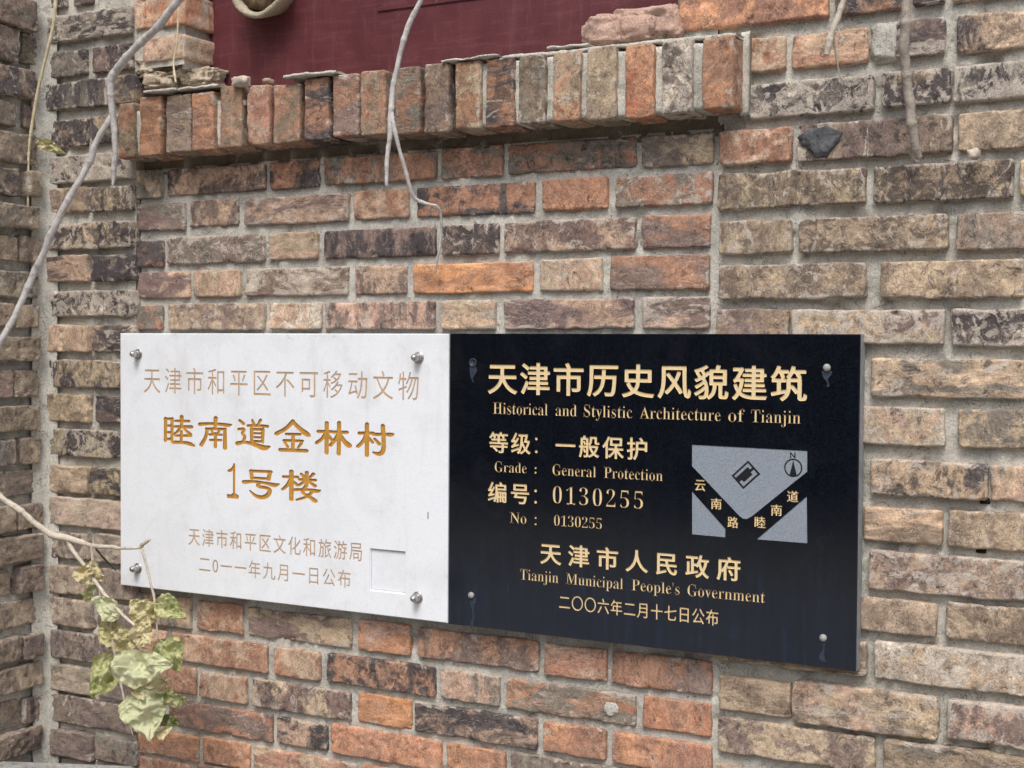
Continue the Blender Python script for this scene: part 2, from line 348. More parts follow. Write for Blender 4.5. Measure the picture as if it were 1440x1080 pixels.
    # grain
    g = n.noise(p, 480, 2, 0.6)
    c = n.mix(1.0, c, n.new('CombineColor', {i: n.step(g, .3, .7, .84, 1.16) for i in range(3)}).outputs[0], 'MULTIPLY')
    h = n.math('ADD', n.math('MULTIPLY', cl, 0.6), n.math('MULTIPLY', g, 0.4))
    h = n.math('SUBTRACT', h, n.math('MULTIPLY', ml, 0.35))
    h = n.math('SUBTRACT', h, n.math('MULTIPLY', dk, 0.22))
    h = n.math('ADD', h, n.math('MULTIPLY', mw, 0.12))
    h = n.math('SUBTRACT', h, n.math('MULTIPLY', md, 0.15))
    return n.out(c, 0.88, n.bump(h, 0.55, 0.0035), spec=0.25)

def mat_mortar(name='lime_mortar', tone=(203, 199, 188), dirt=0.5):
    n = N(name)
    p = n.pos()
    a = n.noise(p, 14, 5, 0.6, 0.4)
    c = n.mix(n.step(a, .35, .65), lin(*tone), lin(*(int(t * .86) for t in tone)))
    s = n.noise(p, 420, 4, 0.7)
    c = n.mix(1.0, c, n.new('CombineColor', {i: n.step(s, .28, .72, .74, 1.22) for i in range(3)}).outputs[0], 'MULTIPLY')
    d = n.noise(p, 44, 7, 0.70, 0.9)
    c = n.mix(n.math('MULTIPLY', n.step(d, .57, .72), dirt), c, (0.10, 0.092, 0.08))
    cr = n.noise(p, 30, 5, 0.62, 1.4)
    crk = n.math('MULTIPLY', n.step(n.math('ABSOLUTE', n.math('SUBTRACT', cr, 0.5)), 0.003, 0.010, 1.0, 0.0), n.step(n.noise(p, 21, 3), .46, .56))
    c = n.mix(n.math('MULTIPLY', crk, .7), c, (0.06, 0.052, 0.045))
    pale = n.noise(p, 26, 5, 0.66, 0.6)
    c = n.mix(n.math('MULTIPLY', n.step(pale, .56, .66), .35), c, (0.66, 0.62, 0.55))
    grit = n.noise(p, 700, 2, 0.5)
    c = n.mix(n.math('MULTIPLY', n.step(grit, .64, .70), .65), c, (0.09, 0.08, 0.07))
    h = n.math('SUBTRACT', n.math('ADD', n.math('MULTIPLY', s, .8), n.noise(p, 110, 6, 0.65)), n.math('MULTIPLY', crk, .6))
    return n.out(c, 0.93, n.bump(h, 0.55, 0.0035), spec=0.15)

def mat_plain(name, col, rough=0.6, var=0.15, scale=60, bump=0.0, bscale=200, metal=0.0, col2=None, spec=0.5):
    n = N(name)
    p = n.pos()
    a = n.noise(p, scale, 6, 0.62, 0.5)
    k = col2 or tuple(v * (1 - var) for v in col)
    c = n.mix(n.step(a, .35, .65), col, k)
    nrm = n.bump(n.noise(p, bscale, 5, 0.65), bump, 0.003) if bump else None
    return n.out(c, rough, nrm, metal, spec)

def mat_marble():
    n = N('white_marble')
    p = n.pos()
    a = n.noise(p, 9, 7, 0.6, 1.2)
    c = n.mix(n.step(a, .42, .68), (0.78, 0.81, 0.85), (0.725, 0.75, 0.785))
    f = n.noise(p, 120, 6, 0.7, 0.4)
    c = n.mix(n.math('MULTIPLY', n.step(f, .50, .68), .20), c, (0.58, 0.59, 0.60))
    so = n.noise(p, 13, 6, 0.68, 0.8)
    c = n.mix(n.math('MULTIPLY', n.step(so, .52, .70), .22), c, (0.52, 0.49, 0.44))
    mpz = n.new('Mapping', {'Vector': p, 'Scale': (1, 1, .10)}).outputs[0]
    ru = n.noise(mpz, 40, 5, .62, .3)
    c = n.mix(n.math('MULTIPLY', n.step(ru, .55, .72), .16), c, (0.50, 0.47, 0.42))
    sp = n.noise(p, 46, 8, 0.7, 0.5)
    c = n.mix(n.math('MULTIPLY', n.step(sp, .66, .70), .5), c, (0.42, 0.40, 0.37))
    g = n.noise(p, 480, 3, 0.6)
    c = n.mix(1.0, c, n.new('CombineColor', {i: n.step(g, .3, .7, .94, 1.05) for i in range(3)}).outputs[0], 'MULTIPLY')
    return n.out(c, n.step(a, .3, .7, .30, .42), n.bump(f, 0.15, 0.002), spec=0.35)

def mat_granite():
    n = N('black_granite')
    p = n.pos()
    g = n.noise(p, 620, 3, 0.6)
    c = n.mix(n.step(g, .42, .72), (0.002, 0.0024, 0.0034), (0.0085, 0.0105, 0.0155))
    # water marks running down, blue-grey with a shape of their own
    mp = n.new('Mapping', {'Vector': p, 'Scale': (1.0, 1.0, 0.05)}).outputs[0]
    st = n.noise(mp, 95, 6, 0.65, 0.3)
    z = n.new('SeparateXYZ', {0: p}).outputs[2]
    low = n.step(z, -0.40, -0.27, 1.0, 0.12)
    m1 = n.math('MULTIPLY', n.math('MULTIPLY', n.step(st, .40, .72), low), n.step(n.noise(p, 24, 6, .65, .5), .3, .65))
    c = n.mix(n.math('MULTIPLY', m1, .85), c, (0.015, 0.027, 0.062))
    c = n.mix(n.math('MULTIPLY', low, .55), c, (0.0062, 0.0115, 0.025))
    sm = n.noise(p, 15, 7, 0.66, 1.0)
    c = n.mix(n.math('MULTIPLY', n.step(sm, .5, .72), .3), c, (0.014, 0.0145, 0.018))
    r = n.step(sm, .3, .7, .05, .13)
    return n.out(c, r, None, spec=0.6)

def mat_gold(name, a, b):
    n = N(name)
    p = n.pos()
    f = n.noise(p, 130, 5, 0.7, 0.4)
    c = n.mix(n.step(f, .36, .66), a, b)
    return n.out(c, 0.55, n.bump(n.noise(p, 500, 3, .6), 0.25, 0.001), 0.0, 0.4)

def mat_twig(name, a, b, lo=70):
    n = N(name)
    p = n.pos()
    f = n.noise(p, lo, 6, 0.68, 0.6)
    c = n.mix(n.step(f, .38, .64), a, b)
    sc2 = n.noise(p, 130, 5, 0.7, 1.2)
    c = n.mix(n.math('MULTIPLY', n.step(sc2, .56, .66), .6), c, tuple(v * .5 * k for v, k in zip(b, (1.0, .88, .78))))
    g = n.noise(p, 420, 4, 0.65)
    c = n.mix(n.math('MULTIPLY', n.step(g, .56, .68), .55), c, tuple(v * .38 for v in b))
    return n.out(c, 0.75, n.bump(g, 0.5, 0.002), spec=0.25)

def mat_leaf(name, a, b, c3):
    n = N(name)
    p = n.pos()
    f = n.noise(p, 55, 6, 0.68, 0.9)
    c = n.mix(n.step(f, .40, .60), a, b)
    d = n.noise(p, 95, 7, 0.7, 0.7)
    c = n.mix(n.math('MULTIPLY', n.step(d, .56, .68), .75), c, c3)
    e = n.new('Attribute', attribute_name='rim').outputs['Fac']
    br = n.math('MULTIPLY', e, n.step(n.noise(p, 90, 4, .6), .40, .58))
    c = n.mix(n.math('MULTIPLY', br, .5), c, (0.30, 0.20, 0.08))
    v = n.new('Attribute', attribute_name='vein').outputs['Fac']
    c = n.mix(n.math('MULTIPLY', v, .5), c, (0.74, 0.70, 0.50))
    mat = n.out(c, 0.6, n.bump(n.math('ADD', n.noise(p, 160, 5, .65, .8), n.math('MULTIPLY', v, .6)), 0.6, 0.003), spec=0.3)
    n.p.inputs['Subsurface Weight'].default_value = 0.0
    tr = n.new('BsdfTranslucent')
    n.set(tr.inputs['Color'], c)
    ms = n.new('MixShader', {0: 0.22})
    n.t.links.new(n.p.outputs[0], ms.inputs[1])
    n.t.links.new(tr.outputs[0], ms.inputs[2])
    n.t.links.new(ms.outputs[0], n.t.nodes['Material Output'].inputs['Surface'])
    return mat

M_BRICK = mat_brick()
M_MORTAR = mat_mortar()
M_POINT = mat_mortar('cement_pointing', (200, 197, 188), 0.5)
M_LIME = mat_mortar('lime_flake', (226, 220, 208), 0.3)
M_GRIME_SHADE = mat_mortar('grimy_shaded_mortar', (128, 118, 102), 0.8)  # grime and the shade under the sill both put into this darker tone
M_RUBBLE = mat_mortar('crumbling_mortar', (190, 174, 154), 0.75)
M_PINK = mat_mortar('pinkish_broken_brick', (200, 168, 152), 0.7)
M_WHITE = mat_marble()
M_BLACK = mat_granite()
M_EDGE = mat_plain('sawn_granite_edge', (0.30, 0.31, 0.33), 0.6, 0.25, 90, 0.2)
M_GOLD = mat_gold('gold_leaf_paint', (0.74, 0.56, 0.29), (0.66, 0.55, 0.36))
M_AMBER = mat_gold('amber_paint', (0.55, 0.285, 0.05), (0.41, 0.21, 0.04))
M_FADED = mat_gold('faded_brown_paint', (0.56, 0.39, 0.245), (0.42, 0.30, 0.21))
M_MAP = mat_plain('etched_grey_granite', (0.27, 0.31, 0.36), 0.75, 0.35, 700, 0.2, 600)
M_INK = mat_plain('black_etching', (0.008, 0.008, 0.011), 0.4, 0.1)
M_STEEL = mat_plain('dull_steel', (0.52, 0.51, 0.49), 0.38, 0.35, 160, 0.2, 300, 0.9)
M_CAP = mat_plain('pale_plastic_cap', (0.33, 0.33, 0.31), 0.5, 0.3, 180)
M_DRIP = mat_plain('chalky_drip', (0.030, 0.042, 0.075), 0.6, 0.5, 200)
M_PAINT = None
M_TWIG = mat_twig('grey_bark', (0.58, 0.555, 0.535), (0.44, 0.415, 0.395))
M_TWIG_PALE = mat_twig('pale_bark', (0.60, 0.54, 0.45), (0.46, 0.40, 0.32))
M_TWIG_WARM = mat_twig('brown_bark', (0.43, 0.375, 0.32), (0.30, 0.255, 0.215))
M_STRAW = mat_twig('straw', (0.66, 0.58, 0.40), (0.52, 0.44, 0.28))
M_STONE = mat_plain('pale_limestone', (0.60, 0.52, 0.43), 0.85, 0.3, 80, 0.6, 200)
M_TAR = mat_plain('dark_slate', (0.035, 0.036, 0.041), 0.75, 0.5, 90, 0.9, 120, col2=(0.125, 0.128, 0.135))
M_CONC = mat_mortar('grey_concrete', (172, 172, 168), 0.3)
LEAFM = {'p': mat_leaf('pale_green_leaf', (0.55, 0.59, 0.35), (0.66, 0.66, 0.44), (0.38, 0.43, 0.19)),
         'g': mat_leaf('green_leaf', (0.38, 0.43, 0.17), (0.60, 0.59, 0.32), (0.20, 0.25, 0.07)),
         'y': mat_leaf('yellowing_leaf', (0.55, 0.52, 0.25), (0.66, 0.58, 0.36), (0.30, 0.33, 0.10)),
         'c': mat_leaf('cream_leaf', (0.68, 0.61, 0.40), (0.62, 0.52, 0.28), (0.44, 0.40, 0.17)),
         'd': mat_leaf('dark_green_leaf', (0.15, 0.19, 0.06), (0.24, 0.28, 0.10), (0.08, 0.10, 0.03))}

# ------------------------------------------------------------------ brick and mortar builders
PAL = {'O': (208, 144, 90), 'o': (192, 137, 98), 'r': (168, 123, 95), 'R': (184, 115, 79), 's': (190, 157, 130),
       't': (180, 157, 126), 'b': (148, 127, 104), 'g': (130, 119, 105), 'p': (131, 110, 99), 'd': (86, 77, 76), 'w': (206, 190, 168)}
def soften(c, sat=.86, k=1.14):
    g = .3 * c[0] + .55 * c[1] + .15 * c[2]
    return tuple((g + (v - g) * sat) * k for v in c)
PALL = {k: soften(lin(*v)) for k, v in PAL.items()}

def axis(L, step):
    e = [0, .0012, .003, .0055, .009]
    if L < .022:
        e = [0, .0012, .003, .0055]
    k = max(1, int(round((L - 2 * e[-1]) / step)))
    mid = np.linspace(e[-1], L - e[-1], k + 1)
    return np.concatenate([e[:-1], mid, [L - v for v in e[:-1][::-1]]])

def brick(geo, place, x0, x1, z0, z1, code, depth=0.02, step=0.0036, rough=1.0, tilt=1.0, proud=None, tone=1.0, grey=0.0):
    """a worn brick with front face in local (u, v), w pointing out of the wall"""
    L, H = x1 - x0, z1 - z0
    if L < .02 or H < .012:
        return
    U, V = axis(L, step), axis(H, step)
    nu, nv = len(U), len(V)
    u, v = (a.ravel() for a in np.meshgrid(U, V, indexing='ij'))
    du, dv = np.minimum(u, L - u), np.minimum(v, H - v)
    seed = random.random()
    rc = .0022 + .0028 * random.random()
    pu, pv = np.maximum(0, rc - du), np.maximum(0, rc - dv)
    both = (pu > 0) & (pv > 0)
    k = np.where(both, np.maximum(pu, pv) / np.maximum(1e-9, np.hypot(pu, pv)), 1.0)
    su, sv = np.where(u < L / 2, 1, -1), np.where(v < H / 2, 1, -1)
    u2 = np.where(both, np.where(u < L / 2, 0, L) + su * (rc - pu * k), u)
    v2 = np.where(both, np.where(v < H / 2, 0, H) + sv * (rc - pv * k), v)
    P = np.stack([u2 + x0, v2 + z0, np.zeros_like(u)], 1)
    s = seed * 50
    u2 = u2 + fbm(P, 34, 2, s) * .0012 * rough + fbm(P, 200, 2, s + 1) * .0006 * rough
    v2 = v2 + fbm(P, 28, 2, s + 2) * .0013 * rough + fbm(P, 200, 2, s + 3) * .0006 * rough
    d = np.minimum(du, dv)
    r = .0022 * (1 + .5 * fbm(P, 60, 1, s + 4))
    t = np.clip(1 - d / r, 0, 1)
    w = -r * (1 - np.sqrt(np.maximum(0, 1 - t * t)))
    w = w + fbm(P, 45, 3, s + 5) * .0009 * rough + fbm(P, 210, 2, s + 6) * .0004 * rough
    chip = np.maximum(0, fbm(P, 44, 3, s + 7) - .30) * np.exp(-d / .005)
    w = w - np.minimum(chip * .012 * rough, .0035)
    pits = np.maximum(0, fbm(P, 120, 2, s + 8) - .62)
    w = w - np.minimum(pits * .012 * rough, .003)
    a, b = random.gauss(0, .006) * tilt, random.gauss(0, .012) * tilt
    w = w + (u - L / 2) * a + (v - H / 2) * b + (random.gauss(0, .0015) * tilt if proud is None else proud)
    front = np.stack([u2 + x0, v2 + z0, w], 1)
    idx = np.arange(nu * nv).reshape(nu, nv)
    faces = [(idx[i, j], idx[i + 1, j], idx[i + 1, j + 1], idx[i, j + 1]) for i in range(nu - 1) for j in range(nv - 1)]
    ring = list(idx[:, 0]) + list(idx[-1, 1:]) + list(idx[-2::-1, -1]) + list(idx[0, -2:0:-1])
    V3 = [front]
    prev = ring
    n0 = nu * nv
    steps = [depth] if depth <= .03 else list(np.linspace(0, depth, max(2, int(depth / .006)))[1:])
    for q, dd in enumerate(steps):
        bk = front[ring].copy()
        bk[:, 2] -= dd
        if depth > .03:
            bk[:, :2] += (np.stack([fbm(bk, 70, 2, s + 9), fbm(bk, 70, 2, s + 10)], 1)) * .0012
        V3.append(bk)
        cur = list(range(n0, n0 + len(ring)))
        n0 += len(ring)
        m_ = len(ring)
        faces += [(prev[(i + 1) % m_], prev[i], cur[i], cur[(i + 1) % m_]) for i in range(m_)]
        prev = cur
    A, B = (tuple(v + (sum(C_) / 3 * 1.04 - v) * grey for v in C_) for C_ in (PALL[code[0]], PALL[code[1]]))
    j = tone * (1 + random.gauss(0, .07))
    A = tuple(c * j * (1 + random.gauss(0, .025)) for c in A)
    j = tone * (1 + random.gauss(0, .08))
    B = tuple(c * j for c in B)
    prm = (min(1, int(code[2]) / 6 + random.uniform(0, .12)), min(1, int(code[3]) / 6 + random.uniform(0, .1)), seed)
    VV = np.concatenate(V3)
    PR = np.tile(np.array([*prm, 0.0]), (len(VV), 1))
    PR[:len(front), 3] = np.clip(d / .008, 0, 1)
    geo.add(place(VV), faces, 0, A, B, PR)

def facing_front(y):
    return lambda P: np.stack([P[:, 0], y - P[:, 2], P[:, 1]], 1)

def facing_side(x):
    # u runs along +y, outward is +x
    return lambda P: np.stack([x + P[:, 2], P[:, 0], P[:, 1]], 1)

def mortar(geo, place, x0, x1, z0, z1, step=.004, amp=.0016, recess=.007, slot=1):
    nu, nv = max(2, int((x1 - x0) / step)), max(2, int((z1 - z0) / step))
    u, v = (a.ravel() for a in np.meshgrid(np.linspace(x0, x1, nu), np.linspace(z0, z1, nv), indexing='ij'))
    P = np.stack([u, v, np.zeros_like(u)], 1)
    w = -recess + fbm(P, 40, 3, 3.1) * amp + fbm(P, 190, 2, 4.2) * amp * .55 - np.maximum(0, fbm(P, 26, 3, 8.8) - .42) * amp * 7
    idx = np.arange(nu * nv).reshape(nu, nv)
    f = [(idx[i, j], idx[i + 1, j], idx[i + 1, j + 1], idx[i, j + 1]) for i in range(nu - 1) for j in range(nv - 1)]
    geo.add(place(np.stack([u, v, w], 1)), f, slot)

def rows(t):
    for L in t.split('\n'):
        r = []
        for b in L.split(';'):
            q = b.split()
            r.append((*(float(v) / 1000 for v in q[:4]), q[4]))
        yield r

def fill(geo, place, z0, z1, xa, xb, codes, first=0, step=.012, depth=.02, jambs=True):
    """generic courses beyond the measured ones, alternating headers and stretchers"""
    z, k = z0, first
    while z + .046 <= z1 + .002:
        x = xa + (0 if k % 2 else -.06)
        n = k
        while x < xb:
            L = .095 if (n % 3 == 1 or k % 2) and random.random() < .7 else .195
            a, b = max(x, xa), min(x + L, xb)
            if b - a > .03:
                brick(geo, place, a, b, z, z + .045, random.choice(codes), depth, step)
            x += L + .010
            n += 1
        z += .0588
        k += 1

# ------------------------------------------------------------------ the setting: ground
def grid_sheet(name, x0, x1, y0, y1, z, n, mat, amp=0):
    g = Geo()
    u, v = (a.ravel() for a in np.meshgrid(np.linspace(x0, x1, n), np.linspace(y0, y1, n), indexing='ij'))
    P = np.stack([u, v, np.full_like(u, z)], 1)
    if amp:
        P[:, 2] += fbm(P, 1.3, 3, 2.0) * amp
    idx = np.arange(n * n).reshape(n, n)
    g.add(P, [(idx[i, j], idx[i + 1, j], idx[i + 1, j + 1], idx[i, j + 1]) for i in range(n - 1) for j in range(n - 1)])
    return g.build(name, mat)
GZ = -1.5
tag(grid_sheet('ground', -60, 60, -120, 30, GZ, 40, mat_plain('dusty_paving', (0.30, 0.29, 0.27), 0.9, 0.35, 3, 0.3, 60)), kind='structure')

# ------------------------------------------------------------------ main wall
wall = thing('brick_wall', 'weathered brick wall with a walled-up orange panel under the window, carrying both plaques', 'wall')
ZT = 1.30
fr = facing_front

g = Geo()
pl = fr(.012)
for r in rows(LEFT):
    for b in r:
        jamb = b[0] > .018 and b[2] > .43
        brick(g, pl, *b, depth=.07 if jamb else .022, rough=1.1, tilt=.8, grey=.24 if b[2] < -.33 else .0)
fill(g, pl, .617, ZT - .05, -.182, .013, ['dw44', 'td31', 'bd32'], 1)
fill(g, pl, .563, ZT - .05, .024, .128, ['os10', 'st11', 'ro10'], 0, depth=.07)
fill(g, pl, GZ, -.74, -.182, .02, ['pb21', 'bt10', 'td31'], 0)
mortar(g, pl, -.186, .0135, GZ, ZT, .0042, .0020, .0120)
mortar(g, pl, .0155, .122, .437, ZT, .0042, .0015, .007)
# the reveal behind the jamb bricks
mortar(g, facing_side(.119), .02, .095, .43, ZT, .005, .0015, .002)
g.build('pier', [M_BRICK, M_MORTAR], wall, colours=True)

g = Geo()
pl = fr(.020)
for r in rows(RIGHT):
    for b in r:
        brick(g, pl, *b, depth=.03, rough=1.0)
tops = [r[0][2] for r in rows(RIGHT)]
RCODES = ['td31', 'tb21', 'bt11', 'tp23', 'bd32', 'ts32', 'tg22']
for z in tops:
    last = 1.442 if not -.1 < z + .2 < .06 else 1.452
    x = last if random.random() < .5 else 1.44
    x += random.uniform(0.0, .01)
    x = max(x, 1.482 if abs(z - .164) < .01 else x)
    while x < 2.4:
        L = random.choice([.092, .19, .19])
        brick(g, pl, x, x + L, z, z + .046, random.choice(RCODES), .03, .009, 1.2)
        x += L + .010
fill(g, pl, .463, ZT - .05, .974, 2.4, ['ro10', 'rd20', 'td31', 'bp21'], 0, .009, .03)
fill(g, pl, GZ, -.565, 1.036, 2.4, RCODES, 1)
mortar(g, pl, 1.026, 1.47, -.60, ZT, .0040, .0022, .0120)
mortar(g, pl, 1.47, 2.42, GZ, ZT, .012, .0022, .009)
mortar(g, pl, 1.026, 1.47, GZ, -.60, .012, .0022, .009)
mortar(g, pl, .970, 1.026, .385, ZT, .0042, .0015, .007)
# the hidden reveal of the right jamb
g.add([(.972, .022, .385), (.972, .1, .385), (.972, .1, ZT), (.972, .022, ZT)], [(0, 1, 2, 3)], 1)
g.build('pier', [M_BRICK, M_MORTAR], wall, colours=True)

g = Geo()
pl = fr(.025)
for r in rows(INFILL):
    for b in r:
        brick(g, pl, *b, depth=.02, rough=.85, tilt=.7)
fill(g, pl, GZ, -.765, .012, 1.022, ['or10', 'rs10', 'rp21', 'sg11'], 0)
mortar(g, pl, .0155, 1.0265, -.76, .2725, .0038, .0013, .0075)
mortar(g, pl, .0155, 1.0265, GZ, -.76, .012, .0012, .0048)
g.build('infill_panel', [M_BRICK, M_POINT], wall, colours=True)

# the sill: a course of bricks set on edge, its mortar bed and the lime capping on top
SOLD = list(rows(SOLDIER))[0]
YS = -.025
sill = Geo()
for b in SOLD:
    brick(sill, fr(YS), *b, depth=.105, rough=.62, tilt=.4, proud=random.gauss(0, .0012), tone=.88)
def slab(geo, x0, x1, y0, y1, z0, z1, seed, amp=.002, step=.006, slot=1, zfun=None):
    """a rough-topped block: front, top, under and ends from one wrapped profile"""
    prof = []
    for k in range(5): prof.append((y1 + (y0 - y1) * k / 4, z0))
    kz = max(2, int((z1 - z0) / .006))
    for k in range(1, kz): prof.append((y0, z0 + (z1 - z0) * k / kz))
    for k in range(8): prof.append((y0 + (y1 - y0) * k / 7, z1))
    n = max(3, int((x1 - x0) / step))
    X = np.linspace(x0, x1, n)
    V = np.array([(x, y, z) for x in X for y, z in prof])
    if zfun is not None:
        V[:, 2] += zfun(V[:, 0])
    D = np.stack([fbm(V, 60, 3, seed + i) for i in range(3)], 1)
    V = V + D * amp * np.array([.5, 1, 1])
    k = len(prof)
    F = [(i * k + j, (i + 1) * k + j, (i + 1) * k + j + 1, i * k + j + 1) for i in range(n - 1) for j in range(k - 1)]
    F += [tuple(range(k))[::-1], tuple((n - 1) * k + j for j in range(k))]
    geo.add(V, F, slot)
# joints between the sill bricks: deep and empty on the left, fuller on the right
for i in range(len(SOLD) - 1):
    a, b = SOLD[i], SOLD[i + 1]
    gap = b[0] - a[1]
    if gap < .005: continue
    rec = .062 - .0022 * i if i < 12 else .009
    if i in (0, 3): rec = .010
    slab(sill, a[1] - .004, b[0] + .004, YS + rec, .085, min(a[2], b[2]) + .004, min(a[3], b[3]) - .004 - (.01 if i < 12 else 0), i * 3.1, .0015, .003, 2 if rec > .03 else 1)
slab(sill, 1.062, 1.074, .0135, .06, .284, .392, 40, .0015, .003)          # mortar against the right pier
slab(sill, .0, 1.034, .033, .085, .262, .300, 50, .003, .006, 2)          # bed under the bricks, grime and shade in its colour
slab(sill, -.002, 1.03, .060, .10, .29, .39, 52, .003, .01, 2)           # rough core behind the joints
slab(sill, .06, 1.06, .004, .092, .374, .3815, 60, .0016, .005)            # lime bed on top
slab(sill, .70, 1.066, -.016, .05, .381, .3855, 61, .0016, .004)
sill.build('window_sill', [M_BRICK, M_MORTAR, M_GRIME_SHADE], wall, colours=True)

# crumbled mortar where the window jamb has lost its lowest brick, and at the right corner
def lump(name, x0, x1, z0, z1, y0, y1, seed, mat, parent, amp=.22, sub=4, f=None):
    import bmesh
    bm = bmesh.new()
    bmesh.ops.create_icosphere(bm, subdivisions=sub, radius=1.0)
    V = np.array([v.co[:] for v in bm.verts])
    F = [tuple(v.index for v in q.verts) for q in bm.faces]
    bm.free()
    B = np.sign(V) * np.abs(V) ** .62                # boxier than a ball
    r = 1 + fbm(V, f or 1.6, 4, seed, .55) * amp
    B = B * r[:, None]
    c = np.array([(x0 + x1) / 2, (y0 + y1) / 2, (z0 + z1) / 2])
    s = np.array([(x1 - x0) / 2, (y1 - y0) / 2, (z1 - z0) / 2])
    B = np.clip(B, -1.15, 1.15) * s + c
    gg = Geo()
    gg.add(B, F)
    return gg.build(name, mat, parent)
for k, q in enumerate(CHIPS['lump']):
    x0, x1, z0, z1, y = (v / 1000 for v in q)
    lump('broken_mortar', x0, x1, z0, z1, y - .014, y + .05, 5 + k * 3.7, M_RUBBLE, wall, .38, 5, 2.2)
lump('broken_mortar', .03, .125, .38, .43, .055, .1, 77, M_RUBBLE, wall, .2)
for k, q in enumerate(CHIPS['rlump']):
    x0, x1, z0, z1, y = (v / 1000 for v in q)
    lump('broken_brick', x0 - .01, x1 + .01, z0 - .004, z1, y - .02, y + .05, 31 + k * 5.3, M_PINK, wall, .22, 5, 2.2)
for k, q in enumerate(CHIPS['mpatch']):
    x0, x1, z0, z1, y = (v / 1000 for v in q)
    lump('mortar_patch', x0, x1, z0, z1, y + .0005, y + .03, 61 + k * 5.3, M_MORTAR, wall, .3)
q = [v / 1000 for v in CHIPS['tar'][0]]
# a dark slate flake bedded in the face of the right pier
n_ = 26
g = Geo()
out_ = [(0, .72), (.30, .97), (.62, 1.0), (1.0, .80), (.92, .45), (.66, .10), (.45, 0), (.28, .30), (.06, .48)]
def flake(geo, outline, x0, x1, z0, z1, y, th, seed, amp=.001):
    P = [(x0 + a * (x1 - x0), z0 + b * (z1 - z0)) for a, b in outline]
    cx, cz = sum(p[0] for p in P) / len(P), sum(p[1] for p in P) / len(P)
    dense = []
    for i, p in enumerate(P):
        r = P[(i + 1) % len(P)]
        for k in range(5):
            dense.append((p[0] + (r[0] - p[0]) * k / 5, p[1] + (r[1] - p[1]) * k / 5))
    V, m_ = [], len(dense)
    for s_, w in ((1, -.004), (1, th * .5), (.94, th * .9), (.6, th), (.3, th)):
        V += [(cx + (a - cx) * s_, y - w, cz + (b - cz) * s_) for a, b in dense]
    V.append((cx, y - th, cz))
    V = np.array(V)
    V[:m_ * 5] += np.stack([fbm(V[:m_ * 5], 90, 3, seed + i) for i in range(3)], 1) * amp
    F = [(k * m_ + (i + 1) % m_, k * m_ + i, (k + 1) * m_ + i, (k + 1) * m_ + (i + 1) % m_) for k in range(4) for i in range(m_)]
    F += [(4 * m_ + (i + 1) % m_, 4 * m_ + i, 5 * m_) for i in range(m_)]
    geo.add(V, F)
flake(g, out_, q[0], q[1], q[2], q[3], .0195, .0035, 9, .0022)
g.build('slate_chip', M_TAR, wall)

g = Geo()
g.add([(-.30, .115, GZ), (2.42, .115, GZ), (2.42, .115, .40), (-.30, .115, .40), (-.30, .30, GZ), (2.42, .30, GZ), (2.42, .30, ZT), (-.30, .30, ZT), (-.30, .115, ZT), (2.42, .115, ZT)],
      [(0, 1, 2, 3), (3, 2, 9, 8), (5, 4, 7, 6), (8, 9, 6, 7), (1, 5, 6, 9, 2), (4, 0, 3, 8, 7)])
g.build('rough_core', M_MORTAR, wall, smooth=False)

M_HOLE_SHADE = mat_plain('painted_hole_shade', (0.008, 0.007, 0.006), 1.0, .3)  # the hole's darkness put into the colour of a lump proud of the joint
for k, q in enumerate(CHIPS['hole']):
    x0, x1, z0, z1, y = (v / 1000 for v in q)
    lump('weep_hole', x0, x1, z0, z1, y - .0005, y + .02, 21 + k * 7.1, M_HOLE_SHADE, wall, .25, 3)
for k, q in enumerate(CHIPS['spot']):
    x0, x1, z0, z1, y = (v / 1000 for v in q)
    lump('mortar_spot', x0, x1, z0, z1, y, y + .006, 71 + k * 3.1, M_POINT, wall, .2, 4)

# ------------------------------------------------------------------ side wall on the left
sw = thing('side_wall', 'brown brick side wall meeting the plaque wall at the left corner', 'wall')
g = Geo()
pl = facing_side(-.180)
prev_z = None
for r in rows(SIDE):
    for b in r:
        brick(g, pl, *b, depth=.03, rough=1.3, tilt=2.0, proud=random.gauss(.001, .005), grey=.16)
    z0, z1 = r[0][2], r[0][3]
    y = r[0][0] - .011
    while y > -1.3:
        L = random.choice([.09, .19])
        brick(g, pl, y - L, y, z0, z0 + .046, random.choice(['bt11', 'bg21', 'td31', 'pb20']), .03, .009, 1.3, 1.5)
        y -= L + .011
fill(g, pl, .573, ZT - .05, -1.3, -.01, ['bt11', 'bg21', 'td31'], 0)
fill(g, pl, GZ, -.735, -1.3, -.01, ['bt11', 'bg21', 'td31'], 0)
mortar(g, pl, -.30, .014, -.76, ZT, .004, .0030, .016)
mortar(g, pl, -1.31, -.30, GZ, ZT, .012, .002, .011)
mortar(g, pl, -.30, .014, GZ, -.76, .012, .002, .011)
g.build('brickwork', [M_BRICK, M_MORTAR], sw, colours=True)
# fat lime joint filling the corner
g = Geo()
nz = 420
Z = np.linspace(GZ, ZT, nz)
prof = [(-.187, -.016), (-.1835, .000), (-.180, .0085), (-.174, .0125), (-.160, .0165)]
V = np.array([(x, y, z) for z in Z for x, y in prof])
V[:, 0] += fbm(V, 30, 3, 5) * .0022
V[:, 1] += fbm(V, 34, 3, 7) * .0022
k = len(prof)
g.add(V, [(i * k + j, i * k + j + 1, (i + 1) * k + j + 1, (i + 1) * k + j) for i in range(nz - 1) for j in range(k - 1)])
g.build('corner_joint', M_MORTAR, sw)

